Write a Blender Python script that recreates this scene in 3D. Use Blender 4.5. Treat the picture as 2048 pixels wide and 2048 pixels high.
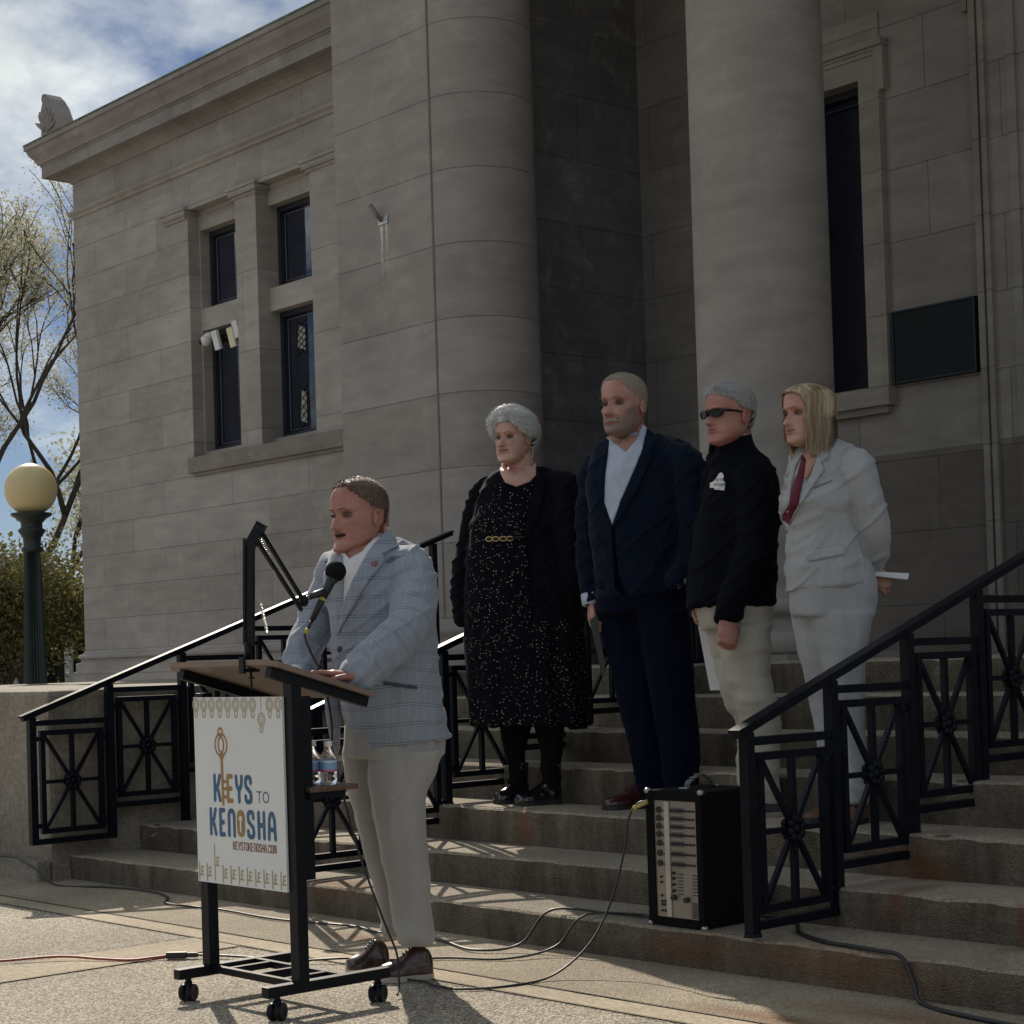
import bpy, bmesh, math, random
import numpy as np
from math import sin, cos, pi, radians, sqrt, atan2, hypot
from mathutils import Vector, Matrix, noise, geometry
from mathutils.bvhtree import BVHTree

for o_ in list(bpy.data.objects): bpy.data.objects.remove(o_)
S = bpy.context.scene
C = S.collection

# ------------------------------------------------------------ camera
YAW, PITCH, ROLL, EYE = radians(-48.30), radians(1.09), radians(-1.815), 1.15
fw = Vector((sin(YAW)*cos(PITCH), cos(YAW)*cos(PITCH), sin(PITCH)))
rt = Vector((cos(YAW), -sin(YAW), 0.0)); up = rt.cross(fw)
r2 = rt*cos(ROLL)+up*sin(ROLL); u2 = up*cos(ROLL)-rt*sin(ROLL)
cam = bpy.data.cameras.new('camera'); camo = bpy.data.objects.new('camera', cam); C.objects.link(camo)
camo.matrix_world = Matrix(((r2.x,u2.x,-fw.x,0),(r2.y,u2.y,-fw.y,0),(r2.z,u2.z,-fw.z,EYE),(0,0,0,1)))
cam.sensor_width = 36; cam.lens = 3638/2048*36; cam.shift_y = 222/2048
cam.clip_start = 0.1; cam.clip_end = 1500
S.camera = camo

# ------------------------------------------------------------ light
SUN_EL = radians(34.5); SX, SY = -0.8949, 0.4462          # towards the sun
W = bpy.data.worlds.new("World"); S.world = W; W.use_nodes = True
nt = W.node_tree; N = nt.nodes; LK = nt.links; N.clear()
out = N.new('ShaderNodeOutputWorld'); bg = N.new('ShaderNodeBackground'); bg.inputs[1].default_value = 0.12
sky = N.new('ShaderNodeTexSky'); sky.sky_type = 'NISHITA'; sky.sun_disc = False
sky.sun_elevation = SUN_EL; sky.sun_rotation = atan2(SX, SY); sky.air_density = 0.85; sky.dust_density = 0.12; sky.ozone_density = 1.6
tc = N.new('ShaderNodeTexCoord'); sep = N.new('ShaderNodeSeparateXYZ'); LK.new(tc.outputs['Generated'], sep.inputs[0])
mx = N.new('ShaderNodeMath'); mx.operation = 'MAXIMUM'; mx.inputs[1].default_value = 0.03; LK.new(sep.outputs[2], mx.inputs[0])
ad = N.new('ShaderNodeMath'); ad.operation = 'ADD'; ad.inputs[1].default_value = 0.42; LK.new(mx.outputs[0], ad.inputs[0])
dv = N.new('ShaderNodeVectorMath'); dv.operation = 'DIVIDE'; cmb = N.new('ShaderNodeCombineXYZ')
for i in range(3): LK.new(ad.outputs[0], cmb.inputs[i])
LK.new(tc.outputs['Generated'], dv.inputs[0]); LK.new(cmb.outputs[0], dv.inputs[1])
mp = N.new('ShaderNodeMapping'); mp.inputs['Location'].default_value = (5.25, 8.3, 0.0); LK.new(dv.outputs[0], mp.inputs[0])
cn = N.new('ShaderNodeTexNoise'); cn.inputs['Scale'].default_value = 2.0; cn.inputs['Detail'].default_value = 9; cn.inputs['Roughness'].default_value = 0.55
LK.new(mp.outputs[0], cn.inputs[0])
cr = N.new('ShaderNodeValToRGB'); cr.color_ramp.elements[0].position = 0.44; cr.color_ramp.elements[1].position = 0.54
cr.color_ramp.elements[0].color = (0,0,0,1); cr.color_ramp.elements[1].color = (1,1,1,1); LK.new(cn.outputs[0], cr.inputs[0])
c2 = N.new('ShaderNodeTexNoise'); c2.inputs['Scale'].default_value = 2.2; c2.inputs['Detail'].default_value = 6; LK.new(mp.outputs[0], c2.inputs[0])
cc = N.new('ShaderNodeValToRGB'); cc.color_ramp.elements[0].color = (2.7,3.1,3.5,1); cc.color_ramp.elements[1].color = (7.8,8.2,8.0,1)
cc.color_ramp.elements[0].position = 0.38; cc.color_ramp.elements[1].position = 0.6; LK.new(c2.outputs[0], cc.inputs[0])
mixw = N.new('ShaderNodeMix'); mixw.data_type = 'RGBA'
sk2 = N.new('ShaderNodeMix'); sk2.data_type = 'RGBA'; sk2.blend_type = 'MULTIPLY'; sk2.inputs[0].default_value = 1; sk2.inputs[7].default_value = (0.34,0.36,0.42,1); LK.new(sky.outputs[0], sk2.inputs[6])
LK.new(cr.outputs[0], mixw.inputs[0]); LK.new(sk2.outputs[2], mixw.inputs[6]); LK.new(cc.outputs[0], mixw.inputs[7])
LK.new(mixw.outputs[2], bg.inputs[0]); LK.new(bg.outputs[0], out.inputs[0])
sun = bpy.data.lights.new('sun', 'SUN'); sun.energy = 4.7; sun.angle = radians(0.55); sun.color = (1.0, 0.90, 0.76)
suno = bpy.data.objects.new('sun', sun); C.objects.link(suno)
sd = Vector((SX*cos(SUN_EL), SY*cos(SUN_EL), sin(SUN_EL))); suno.rotation_euler = sd.to_track_quat('Z', 'Y').to_euler(); suno.location = sd*60
S.view_settings.view_transform = 'Standard'; S.view_settings.look = 'None'; S.view_settings.gamma = 1.0
S.view_settings.use_curve_mapping = False; S.view_settings.exposure = 0.0
S.render.engine = 'CYCLES'

# ------------------------------------------------------------ material helpers
def nd(t, typ, ins=None, **kw):
    n = t.nodes.new(typ)
    for k, v in kw.items(): setattr(n, k, v)
    for k, v in (ins or {}).items():
        if isinstance(v, bpy.types.NodeSocket): t.links.new(v, n.inputs[k])
        else: n.inputs[k].default_value = v
    return n
def mth(t, op, a, b=0.0, c=None):
    d = {0: a, 1: b}
    if c is not None: d[2] = c
    return nd(t, 'ShaderNodeMath', d, operation=op).outputs[0]
def mixc(t, f, a, b, bt='MIX'):
    return nd(t, 'ShaderNodeMix', {0: f, 6: a, 7: b}, data_type='RGBA', blend_type=bt).outputs[2]
def ramp(t, v, p0, p1, c0=(0,0,0,1), c1=(1,1,1,1)):
    n = nd(t, 'ShaderNodeValToRGB', {0: v}); e = n.color_ramp.elements
    e[0].position = p0; e[1].position = p1; e[0].color = c0; e[1].color = c1
    return n.outputs[0]
def c4(c): return (c[0], c[1], c[2], 1.0)
def base_mat(name):
    m = bpy.data.materials.new(name); m.use_nodes = True; t = m.node_tree
    return m, t, t.nodes['Principled BSDF'], nd(t, 'ShaderNodeTexCoord').outputs['Object']
def noise_n(t, co, sc, det=4, ro=0.55, dist=0.0):
    return nd(t, 'ShaderNodeTexNoise', {'Vector': co, 'Scale': sc, 'Detail': det, 'Roughness': ro, 'Distortion': dist}).outputs[0]
def bump(t, b, h, st, dist=0.01):
    n = nd(t, 'ShaderNodeBump', {'Height': h, 'Strength': st, 'Distance': dist}); t.links.new(n.outputs[0], b.inputs['Normal']); return n
def M(name, col, rough=0.6, metal=0.0, var=0.15, vs=6.0, bs=60.0, bst=0.15, sheen=0.0, spec=0.5, stretch=None, coat=0.0, bd=0.004):
    m, t, b, co = base_mat(name)
    if stretch: co = nd(t, 'ShaderNodeMapping', {'Vector': co, 'Scale': stretch}).outputs[0]
    n1 = noise_n(t, co, vs, 5); dark = tuple(x*(1-var) for x in col); lite = tuple(min(1, x*(1+var)) for x in col)
    t.links.new(ramp(t, n1, 0.3, 0.7, c4(dark), c4(lite)), b.inputs['Base Color'])
    b.inputs['Roughness'].default_value = rough; b.inputs['Metallic'].default_value = metal
    b.inputs['Specular IOR Level'].default_value = spec
    if sheen: b.inputs['Sheen Weight'].default_value = sheen; b.inputs['Sheen Roughness'].default_value = 0.5
    if coat: b.inputs['Coat Weight'].default_value = coat
    if bst: bump(t, b, noise_n(t, co, bs, 3), bst, bd)
    return m
def stone(name, axis, z0, rowh, bw, shift=0.0, col=(0.372,0.348,0.322), darkz=None, joints=True, blotch=1.0, mort=0.0045):
    m, t, b, co = base_mat(name)
    s = nd(t, 'ShaderNodeSeparateXYZ', {0: co})
    h = mth(t, 'ADD', s.outputs['XYZ'.index(axis)], shift) if axis in 'XY' else 0.35
    v = mth(t, 'SUBTRACT', s.outputs[2], z0)
    cv = nd(t, 'ShaderNodeCombineXYZ', {1: v})
    if axis in 'XY': t.links.new(h, cv.inputs[0])
    else: cv.inputs[0].default_value = 0.35
    wv = nd(t, 'ShaderNodeVectorMath', {0: cv.outputs[0]}, operation='ADD')
    nn = nd(t, 'ShaderNodeTexNoise', {'Vector': co, 'Scale': 5.0, 'Detail': 3}); 
    sub = nd(t, 'ShaderNodeVectorMath', {0: nn.outputs[1], 1: (0.5,0.5,0.5)}, operation='SUBTRACT')
    sc = nd(t, 'ShaderNodeVectorMath', {0: sub.outputs[0], 'Scale': 0.006}, operation='SCALE')
    t.links.new(sc.outputs[0], wv.inputs[1])
    br = nd(t, 'ShaderNodeTexBrick', {'Vector': wv.outputs[0], 'Scale': 1.0, 'Mortar Size': mort, 'Mortar Smooth': 0.25, 'Bias': 0.0, 'Brick Width': bw, 'Row Height': rowh}, offset=0.5, squash=1.0)
    br.inputs['Color1'].default_value = c4([x*0.91 for x in col]); br.inputs['Color2'].default_value = c4([x*1.07 for x in (col[0], col[1]*1.01, col[2]*1.05)])
    br.inputs['Mortar'].default_value = c4([x*0.62 for x in col])
    c = br.outputs[0] if joints else c4(col)
    n1 = noise_n(t, co, 0.55*blotch, 8, 0.6, 0.4)
    c = mixc(t, 1.0, c, ramp(t, n1, 0.3, 0.68, (0.80,0.79,0.78,1), (1.08,1.07,1.05,1)), 'MULTIPLY')
    n2 = noise_n(t, co, 2.6*blotch, 10, 0.72, 0.6)                       # pale lime blooms
    c = mixc(t, mth(t, 'MULTIPLY', ramp(t, n2, 0.52, 0.70), 0.34), c, (0.50,0.47,0.42,1))
    st = nd(t, 'ShaderNodeMapping', {'Vector': co, 'Scale': (1.3,1.3,5.5)}).outputs[0]
    n3 = noise_n(t, st, 1.4, 6, 0.6)                                    # rain streaks
    c = mixc(t, 1.0, c, ramp(t, n3, 0.30, 0.62, (0.84,0.83,0.84,1), (1.05,1.05,1.05,1)), 'MULTIPLY')
    if darkz is not None:                                               # grimy lower courses
        f = mth(t, 'MULTIPLY', mth(t, 'LESS_THAN', s.outputs[2], darkz), 0.62)
        c = mixc(t, f, c, mixc(t, 1.0, c, (0.42,0.37,0.35,1), 'MULTIPLY'))
    t.links.new(c, b.inputs['Base Color']); b.inputs['Roughness'].default_value = 0.88; b.inputs['Specular IOR Level'].default_value = 0.25
    hh = mth(t, 'ADD', mth(t, 'MULTIPLY', noise_n(t, co, 45, 6, 0.7), 0.35), mth(t, 'MULTIPLY', noise_n(t, co, 4, 4), 0.5))
    if joints: hh = mth(t, 'SUBTRACT', hh, mth(t, 'MULTIPLY', br.outputs[1], 1.2))
    bump(t, b, hh, 0.55, 0.012)
    return m
def concrete(name, col, agg=0.0, rust=(), fine=1.0, agsize=85.0, riser=False):
    m, t, b, co = base_mat(name)
    n1 = noise_n(t, co, 1.1, 9, 0.65, 0.5)
    c = ramp(t, n1, 0.3, 0.7, c4([x*0.60 for x in col]), c4([x*1.25 for x in col]))
    n2 = noise_n(t, co, 42, 8, 0.75)
    c = mixc(t, 1.0, c, ramp(t, n2, 0.34, 0.62, (0.62,0.62,0.62,1), (1.12,1.12,1.1,1)), 'MULTIPLY')
    h = mth(t, 'MULTIPLY', n2, 0.5)
    n4 = noise_n(t, co, 150, 4, 0.7); h = mth(t, 'ADD', h, mth(t, 'MULTIPLY', n4, 0.35))
    c = mixc(t, 1.0, c, ramp(t, n4, 0.35, 0.6, (0.66,0.65,0.64,1), (1.1,1.1,1.08,1)), 'MULTIPLY')
    if agg:
        vo = nd(t, 'ShaderNodeTexVoronoi', {'Vector': co, 'Scale': agsize, 'Randomness': 1.0})
        hue = nd(t, 'ShaderNodeSeparateColor', {0: vo.outputs[1]})
        peb = ramp(t, hue.outputs[0], 0.05, 0.95, (0.27,0.22,0.165,1), (0.68,0.60,0.47,1))
        peb = mixc(t, mth(t, 'GREATER_THAN', hue.outputs[1], 0.72), peb, (0.36,0.33,0.30,1))
        peb = mixc(t, mth(t, 'GREATER_THAN', hue.outputs[2], 0.86), peb, (0.66,0.62,0.54,1))
        edge = ramp(t, vo.outputs[0], 0.35, 0.75, (1.15,1.15,1.15,1), (0.5,0.48,0.45,1))
        peb = mixc(t, 1.0, peb, edge, 'MULTIPLY')
        c = mixc(t, agg, c, mixc(t, 1.0, peb, ramp(t, n1, 0.3, 0.7, (0.78,0.78,0.78,1), (1.15,1.15,1.15,1)), 'MULTIPLY'))
        h = mth(t, 'SUBTRACT', h, mth(t, 'MULTIPLY', vo.outputs[0], 1.3))
    if riser:                                                          # dirt patches on vertical faces, plus flat darkening as painted shade against lit treads
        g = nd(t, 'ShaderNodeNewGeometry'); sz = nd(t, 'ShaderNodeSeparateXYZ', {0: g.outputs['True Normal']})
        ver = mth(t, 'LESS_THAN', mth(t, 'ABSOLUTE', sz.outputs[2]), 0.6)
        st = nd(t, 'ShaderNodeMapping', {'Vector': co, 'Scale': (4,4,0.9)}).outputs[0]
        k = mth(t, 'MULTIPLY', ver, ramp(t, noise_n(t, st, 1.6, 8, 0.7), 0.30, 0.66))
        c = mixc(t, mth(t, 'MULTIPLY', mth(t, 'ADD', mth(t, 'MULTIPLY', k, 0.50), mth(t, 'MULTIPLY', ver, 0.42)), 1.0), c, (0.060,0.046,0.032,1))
        vd = nd(t, 'ShaderNodeMapping', {'Vector': co, 'Scale': (1,1,1)}).outputs[0]
    rs = noise_n(t, co, 7, 6, 0.7, 0.8)
    for (x, y, z, sx, sy, sz_, a) in rust:
        mpn = nd(t, 'ShaderNodeMapping', {'Vector': co, 'Location': (-x/sx, -y/sy, -z/sz_), 'Scale': (1/sx, 1/sy, 1/sz_)}).outputs[0]
        ln = nd(t, 'ShaderNodeVectorMath', {0: mpn}, operation='LENGTH').outputs['Value']
        f = mth(t, 'SUBTRACT', 1.28, mth(t, 'ADD', ln, mth(t, 'MULTIPLY', rs, 0.9)))
        f = mth(t, 'MULTIPLY', nd(t, 'ShaderNodeClamp', {0: f}).outputs[0], a)
        c = mixc(t, f, c, (0.19,0.070,0.025,1))
    t.links.new(c, b.inputs['Base Color']); b.inputs['Roughness'].default_value = 0.86; b.inputs['Specular IOR Level'].default_value = 0.3
    bump(t, b, h, 0.7*fine, 0.007)
    return m

# ------------------------------------------------------------ mesh helpers
def obj(name, bm, m, parent=None, smooth=False, ms=None):
    me = bpy.data.meshes.new(name)
    if isinstance(bm, bpy.types.Mesh): me = bm; me.name = name
    else: bm.to_mesh(me); bm.free()
    if len(me.materials): me.materials.clear()
    for q in (ms or [m]): me.materials.append(q)
    if smooth:
        me.polygons.foreach_set('use_smooth', [True]*len(me.polygons))
    o = bpy.data.objects.new(name, me); C.objects.link(o)
    if parent: o.parent = parent
    return o
def tag(o, label=None, cat=None, group=None, kind=None):
    if label: o['label'] = label
    if cat: o['category'] = cat
    if group: o['group'] = group
    if kind: o['kind'] = kind
    return o
def empty(name, loc=(0,0,0), label=None, cat=None, group=None):
    o = bpy.data.objects.new(name, None); o.location = loc; o.empty_display_size = 0.1; C.objects.link(o)
    return tag(o, label, cat, group)
def B(): return bmesh.new()
def box(bm, x0, x1, y0, y1, z0, z1, mi=0, bev=0.0):
    vs = [bm.verts.new((x,y,z)) for z in (z0,z1) for y in (y0,y1) for x in (x0,x1)]
    fs = [bm.faces.new([vs[i] for i in q]) for q in ((0,2,3,1),(4,5,7,6),(0,1,5,4),(2,6,7,3),(0,4,6,2),(1,3,7,5))]
    for f in fs: f.material_index = mi
    if bev:
        es = list({e for f in fs for e in f.edges})
        r = bmesh.ops.bevel(bm, geom=es, offset=bev, segments=2, profile=0.6, affect='EDGES')
        for f in r['faces']: f.material_index = mi
    return vs
def bar(bm, a, b, w, h=None, upv=(0,0,1), mi=0):
    a = Vector(a); b = Vector(b); h = h or w; d = (b-a).normalized(); upv = Vector(upv)
    s = d.cross(upv); s = s.normalized() if s.length > 1e-4 else Vector((1,0,0)); n = s.cross(d).normalized()
    P = []
    for p in (a, b):
        for su, sn in ((-1,-1),(1,-1),(1,1),(-1,1)): P.append(bm.verts.new(p+s*(w/2*su)+n*(h/2*sn)))
    for q in ((0,1,2,3),(7,6,5,4),(0,4,5,1),(1,5,6,2),(2,6,7,3),(3,7,4,0)):
        f = bm.faces.new([P[i] for i in q]); f.material_index = mi
def frames(pts):
    pts = [Vector(p) for p in pts]; T = []
    for i in range(len(pts)):
        a = pts[max(0,i-1)]; b = pts[min(len(pts)-1,i+1)]; T.append((b-a).normalized())
    s = T[0].cross(Vector((0,0,1)))
    if s.length < 0.1: s = T[0].cross(Vector((1,0,0)))
    s.normalize(); out = []
    for i, tt in enumerate(T):
        s = (s - tt*s.dot(tt)).normalized(); out.append((pts[i], s, tt.cross(s)))
    return out, T
def tube(bm, pts, rad, n=10, caps=True, flat=1.0, mi=0, round_caps=False):
    fr, T = frames(pts); rad = rad if isinstance(rad, (list, tuple)) else [rad]*len(fr)
    rows = []
    if round_caps:
        p, s, q = fr[0]; r = rad[0]
        for k in (0.35, 0.75, 0.96): rows.append((p-T[0]*r*sqrt(1-k*k), s, q, r*k))
    for (p, s, q), r in zip(fr, rad): rows.append((p, s, q, r))
    if round_caps:
        p, s, q = fr[-1]; r = rad[-1]
        for k in (0.96, 0.75, 0.35): rows.append((p+T[-1]*r*sqrt(1-k*k), s, q, r*k))
    L = []
    for p, s, q, r in rows:
        L.append([bm.verts.new(p+s*(cos(2*pi*i/n)*r)+q*(sin(2*pi*i/n)*r*flat)) for i in range(n)])
    for a, b in zip(L, L[1:]):
        for i in range(n):
            f = bm.faces.new((a[i], a[(i+1)%n], b[(i+1)%n], b[i])); f.material_index = mi; f.smooth = True
    if caps:
        f = bm.faces.new(L[0][::-1]); f.material_index = mi; f = bm.faces.new(L[-1]); f.material_index = mi
def catmull(pts, k=6):
    P = [Vector(p) for p in pts]; out = []
    for i in range(len(P)-1):
        p0, p1, p2, p3 = P[max(0,i-1)], P[i], P[i+1], P[min(len(P)-1,i+2)]
        for j in range(k):
            t = j/k
            out.append(0.5*((2*p1)+(p2-p0)*t+(2*p0-5*p1+4*p2-p3)*t*t+(3*p1-p0-3*p2+p3)*t*t*t))
    out.append(P[-1]); return out
def lathe(bm, prof, n=32, c=(0,0,0), mi=0):
    L = [[bm.verts.new((c[0]+r*cos(2*pi*i/n), c[1]+r*sin(2*pi*i/n), c[2]+z)) for i in range(n)] for r, z in prof]
    for a, b in zip(L, L[1:]):
        for i in range(n):
            f = bm.faces.new((a[i], a[(i+1)%n], b[(i+1)%n], b[i])); f.smooth = True; f.material_index = mi
    bm.faces.new(L[0][::-1]); bm.faces.new(L[-1])
def prism_x(bm, prof, x0, x1):                                # profile in (y,z), swept along x
    A = [bm.verts.new((x0, y, z)) for y, z in prof]; D = [bm.verts.new((x1, y, z)) for y, z in prof]; n = len(prof)
    for i in range(n): bm.faces.new((A[i], A[(i+1)%n], D[(i+1)%n], D[i]))
    bm.faces.new(A[::-1]); bm.faces.new(D)
def sphere(bm, c, r, sc=(1,1,1), n=16, mi=0, rot=None):
    m4 = Matrix.Translation(c) @ (rot.to_4x4() if rot else Matrix.Identity(4)) @ Matrix.Diagonal((r*sc[0], r*sc[1], r*sc[2], 1))
    rr = bmesh.ops.create_uvsphere(bm, u_segments=n, v_segments=max(6, n*2//3), radius=1, matrix=m4)
    for v in rr['verts']:
        for f in v.link_faces: f.material_index = mi; f.smooth = True
def cyl(bm, a, b, r, n=16, mi=0, r1=None):
    tube(bm, [a, b], [r, r1 if r1 is not None else r], n, mi=mi)
def fix(bm): bmesh.ops.recalc_face_normals(bm, faces=bm.faces); return bm
# ============================================================ setting
m_agg = concrete('exposed_aggregate', (0.40,0.35,0.27), agg=0.93, agsize=125)
m_band = concrete('smooth_concrete', (0.50,0.42,0.31), agg=0.0, fine=0.5, rust=((-6.15,4.55,0,0.25,0.12,0.3,0.5),))
m_strip = concrete('worn_concrete', (0.42,0.35,0.25), agg=0.35, agsize=120, rust=((-6.1,4.55,0,0.4,0.12,0.3,0.8),(-3.7,4.35,0,0.55,0.13,0.3,0.95),(-3.4,4.6,0,0.8,0.2,0.3,0.7)))
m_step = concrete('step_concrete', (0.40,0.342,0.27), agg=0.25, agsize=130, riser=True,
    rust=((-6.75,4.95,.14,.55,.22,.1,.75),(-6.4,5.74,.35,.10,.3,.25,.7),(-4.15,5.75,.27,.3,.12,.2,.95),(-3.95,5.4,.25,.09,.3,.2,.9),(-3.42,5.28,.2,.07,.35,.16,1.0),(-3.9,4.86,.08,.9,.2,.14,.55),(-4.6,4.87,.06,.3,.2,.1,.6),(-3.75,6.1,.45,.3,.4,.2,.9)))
m_dark = M('joint_dark', (0.05,0.045,0.04), 0.95)  # dark tone of the pavement joints
m_terr = concrete('terrace_concrete', (0.34,0.30,0.25), agg=0.0, fine=0.6)

b_ = B(); s_ = 300
bmesh.ops.create_grid(b_, x_segments=2, y_segments=2, size=s_); g = obj('pavement', b_, m_agg); tag(g, kind='structure')
def sheet(name, pts, z, m, kind='structure'):
    bm = B(); top = [bm.verts.new((x, y, z)) for x, y in pts]; bm.faces.new(top); fix(bm)
    for f in bm.faces:
        if f.normal.z < 0: f.normal_flip()
    return tag(obj(name, bm, m), kind=kind)
sheet('pavement_strip', [(-9.6,4.275),(4,4.275),(4,4.9),(-9.6,4.9)], 0.004, m_strip)
sheet('pavement_band', [(-9.6,4.125),(4,4.125),(4,4.262),(-9.6,4.262)], 0.004, m_band)
sheet('pavement_band', [(-6.72,4.118),(-6.36,4.118),(-6.30,-6),(-6.66,-6)], 0.004, m_band)
def wig(name, x0, y0, x1, y1, w, seed):
    bm = B(); n = 160; rows = []
    for i in range(n+1):
        t = i/n; x = x0+(x1-x0)*t; y = y0+(y1-y0)*t; L = hypot(x1-x0, y1-y0); nx, ny = -(y1-y0)/L, (x1-x0)/L
        d = noise.noise((t*L*3, seed, 0))*0.006; ww = w*(0.6+0.7*abs(noise.noise((t*L*5, seed+9, 0)))*2)
        rows.append((bm.verts.new((x+nx*(d-ww), y+ny*(d-ww), 0.0075)), bm.verts.new((x+nx*(d+ww), y+ny*(d+ww), 0.0075))))
    for a, c in zip(rows, rows[1:]): bm.faces.new((a[0], c[0], c[1], a[1]))
    fix(bm)
    for f in bm.faces:
        if f.normal.z < 0: f.normal_flip()
    tag(obj(name, bm, m_dark), kind='structure')
wig('pavement_joint', -9.6, 4.268, 4, 4.268, 0.004, 1); wig('pavement_joint', -9.6, 4.12, 4, 4.12, 0.0022, 2)
wig('pavement_joint', -6.725, 4.12, -6.665, -6, 0.005, 3); wig('pavement_joint', -6.355, 4.12, -6.295, -6, 0.002, 4)

# steps -------------------------------------------------------
ZS = [0.138, 0.272, 0.43, 0.60, 0.757, 0.92, 1.083]; TR = 0.44; Y1 = 4.86
def tread(y):
    k = int((y-Y1)//TR)
    return 0.0 if k < 0 else ZS[min(k, 6)]
bm = B(); XL, XR = -9.195, 3.2; nx = 420; prof = []
zp = 0.0
for k, z in enumerate(ZS):
    y = Y1+TR*k
    prof += [(y+0.006, zp-0.01, 0), (y+0.004, zp+0.03, .3), (y, zp+(z-zp)*0.5, .4), (y, z-0.03, 1), (y+0.003, z-0.010, 1.2), (y+0.012, z-0.001, 1.2), (y+0.035, z, .6), (y+0.12, z+0.001, .2), (y+0.28, z+0.001, .2)]
    zp = z
prof += [(8.2, zp, 0.1), (10.8, zp, 0)]
rows = []
for i in range(nx+1):
    x = XL+(XR-XL)*i/nx; r = []
    for j, (y, z, a) in enumerate(prof):
        n1 = noise.fractal(Vector((x*6, y*6, z*6)), 1.0, 2.1, 4); n2 = noise.noise((x*1.1, y*3, 5)); chip = max(0, noise.noise((x*9, y*2, 11))-0.18)*(0.035 if a >= 1 else 0)
        r.append(bm.verts.new((x, y+a*(n1*0.007+n2*0.004)+chip, z+a*n1*0.003-chip*0.6)))
    rows.append(r)
for a, c in zip(rows, rows[1:]):
    for j in range(len(prof)-1): bm.faces.new((a[j], c[j], c[j+1], a[j+1]))
fix(bm)
st = obj('stone_steps', bm, m_step, smooth=False); tag(st, kind='structure')
# terrace block left of the steps
TX = -9.2
bm = B(); box(bm, -15.2, TX, 4.75, 11.45, -0.1, 1.05, bev=0.03)
t_ = obj('terrace_block', bm, m_terr); tag(t_, 'pale concrete terrace block left of the steps', 'terrace')
bm = B(); box(bm, -15.2, TX+0.005, 4.66, 4.745, -0.1, 0.115, bev=0.012); o = obj('plinth', bm, m_terr, t_)

# building ----------------------------------------------------
bld = empty('library_building', (-12, 11, 0), 'grey limestone library building with tall columns behind the steps', 'building')
def part(name, bm, m, par=bld, smooth=False):
    fix(bm); o = obj(name, bm, m, None, smooth); o.parent = par
    if par == bld: o.matrix_parent_inverse = Matrix.Translation((12,-11,0))
    return o
YW = 11.5
s_wing = stone('stone_wing', 'X', 1.41, 0.40, 1.5, 0.4)
s_wingside = stone('stone_wing_side', 'Y', 1.41, 0.40, 1.5, 0.4)
s_plain = stone('stone_plain', 'X', 0.21, 0.9, 1.9, 0.2)
s_pier = stone('stone_pier', 'X', 3.032-0.529*4, 0.529, 60.0, 25.1, col=(0.33,0.308,0.285))
s_round = stone('stone_round', 'C', 3.032-0.529*4, 0.529, 50.0, 0.1, col=(0.33,0.308,0.285))
s_back = stone('stone_back', 'X', 3.528-0.523*5, 0.523, 1.35, 0.12, col=(0.322,0.302,0.275), darkz=2.53)
s_side_shaded = stone('stone_return_shaded', 'Y', 3.528-0.523*5, 0.523, 1.6, 0.3, col=(0.155,0.158,0.165), darkz=2.4, blotch=1.4)  # blotched stone, darkened and blued to paint in the recess shade
s_col = stone('stone_shaft', 'X', 0, 1, 1, 0, col=(0.335,0.312,0.288), joints=False)
# wing wall with openings: bays
def wall_holes(bm, x0, x1, z0, z1, yf, yb, holes):
    xs = sorted({x0, x1, *[h[0] for h in holes], *[h[1] for h in holes]}); zs = sorted({z0, z1, *[h[2] for h in holes], *[h[3] for h in holes]})
    inh = lambda x, z: any(h[0] < x < h[1] and h[2] < z < h[3] for h in holes)
    for xa, xb in zip(xs, xs[1:]):
        for za, zb in zip(zs, zs[1:]):
            if not inh((xa+xb)/2, (za+zb)/2): bm.faces.new([bm.verts.new(p) for p in ((xa,yf,za),(xb,yf,za),(xb,yf,zb),(xa,yf,zb))])
    for a, b, c, d in holes:
        for q in (((a,yf,c),(a,yb,c),(a,yb,d),(a,yf,d)), ((b,yf,c),(b,yf,d),(b,yb,d),(b,yb,c)), ((a,yf,d),(a,yb,d),(b,yb,d),(b,yf,d)), ((a,yf,c),(b,yf,c),(b,yb,c),(a,yb,c))):
            bm.faces.new([bm.verts.new(p) for p in q])
XC = -21.2
bm = B(); bay = (-18.45, -15.30, 3.62, 6.56)
wall_holes(bm, XC, -10.3, 0.0, 6.86, YW, YW+0.15, [bay]); part('wing_wall', bm, s_wing)
bm = B(); H = [(-18.42,-17.36,5.395,6.33),(-18.42,-17.36,3.70,5.135),(-17.0,-15.90,5.395,6.33),(-17.0,-15.90,3.70,5.135)]
wall_holes(bm, bay[0], bay[1], bay[2], bay[3], YW+0.15, YW+0.42, H); part('window_bay', bm, s_plain)
bm = B(); box(bm, -17.42, -17.0, YW-0.012, YW+0.148, 3.62, 6.47); box(bm, -15.96, -15.3, YW-0.01, YW+0.148, 3.62, 6.47)
pl = part('pilaster', bm, s_plain)
def capm(x0, x1, z=6.46, d=0.0):
    bm = B(); box(bm, x0, x1, YW-0.025-d, YW+0.147, z, z+0.035); box(bm, x0-0.03, x1+0.03, YW-0.055-d, YW+0.146, z+0.035, z+0.10); box(bm, x0-0.05, x1+0.05, YW-0.075-d, YW+0.145, z+0.10, z+0.13)
    part('pilaster_cap', bm, s_plain)
capm(-17.47, -16.98); capm(-16.02, -15.2); capm(-18.93, -18.47)
bm = B(); box(bm, -18.50, -15.2, YW-0.06, YW+0.30, 3.44, 3.62); box(bm, -18.44, -15.2, YW-0.03, YW+0.30, 3.40, 3.439); box(bm, -18.42, -15.9, YW+0.16, YW+0.40, 3.621, 3.70)
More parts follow.
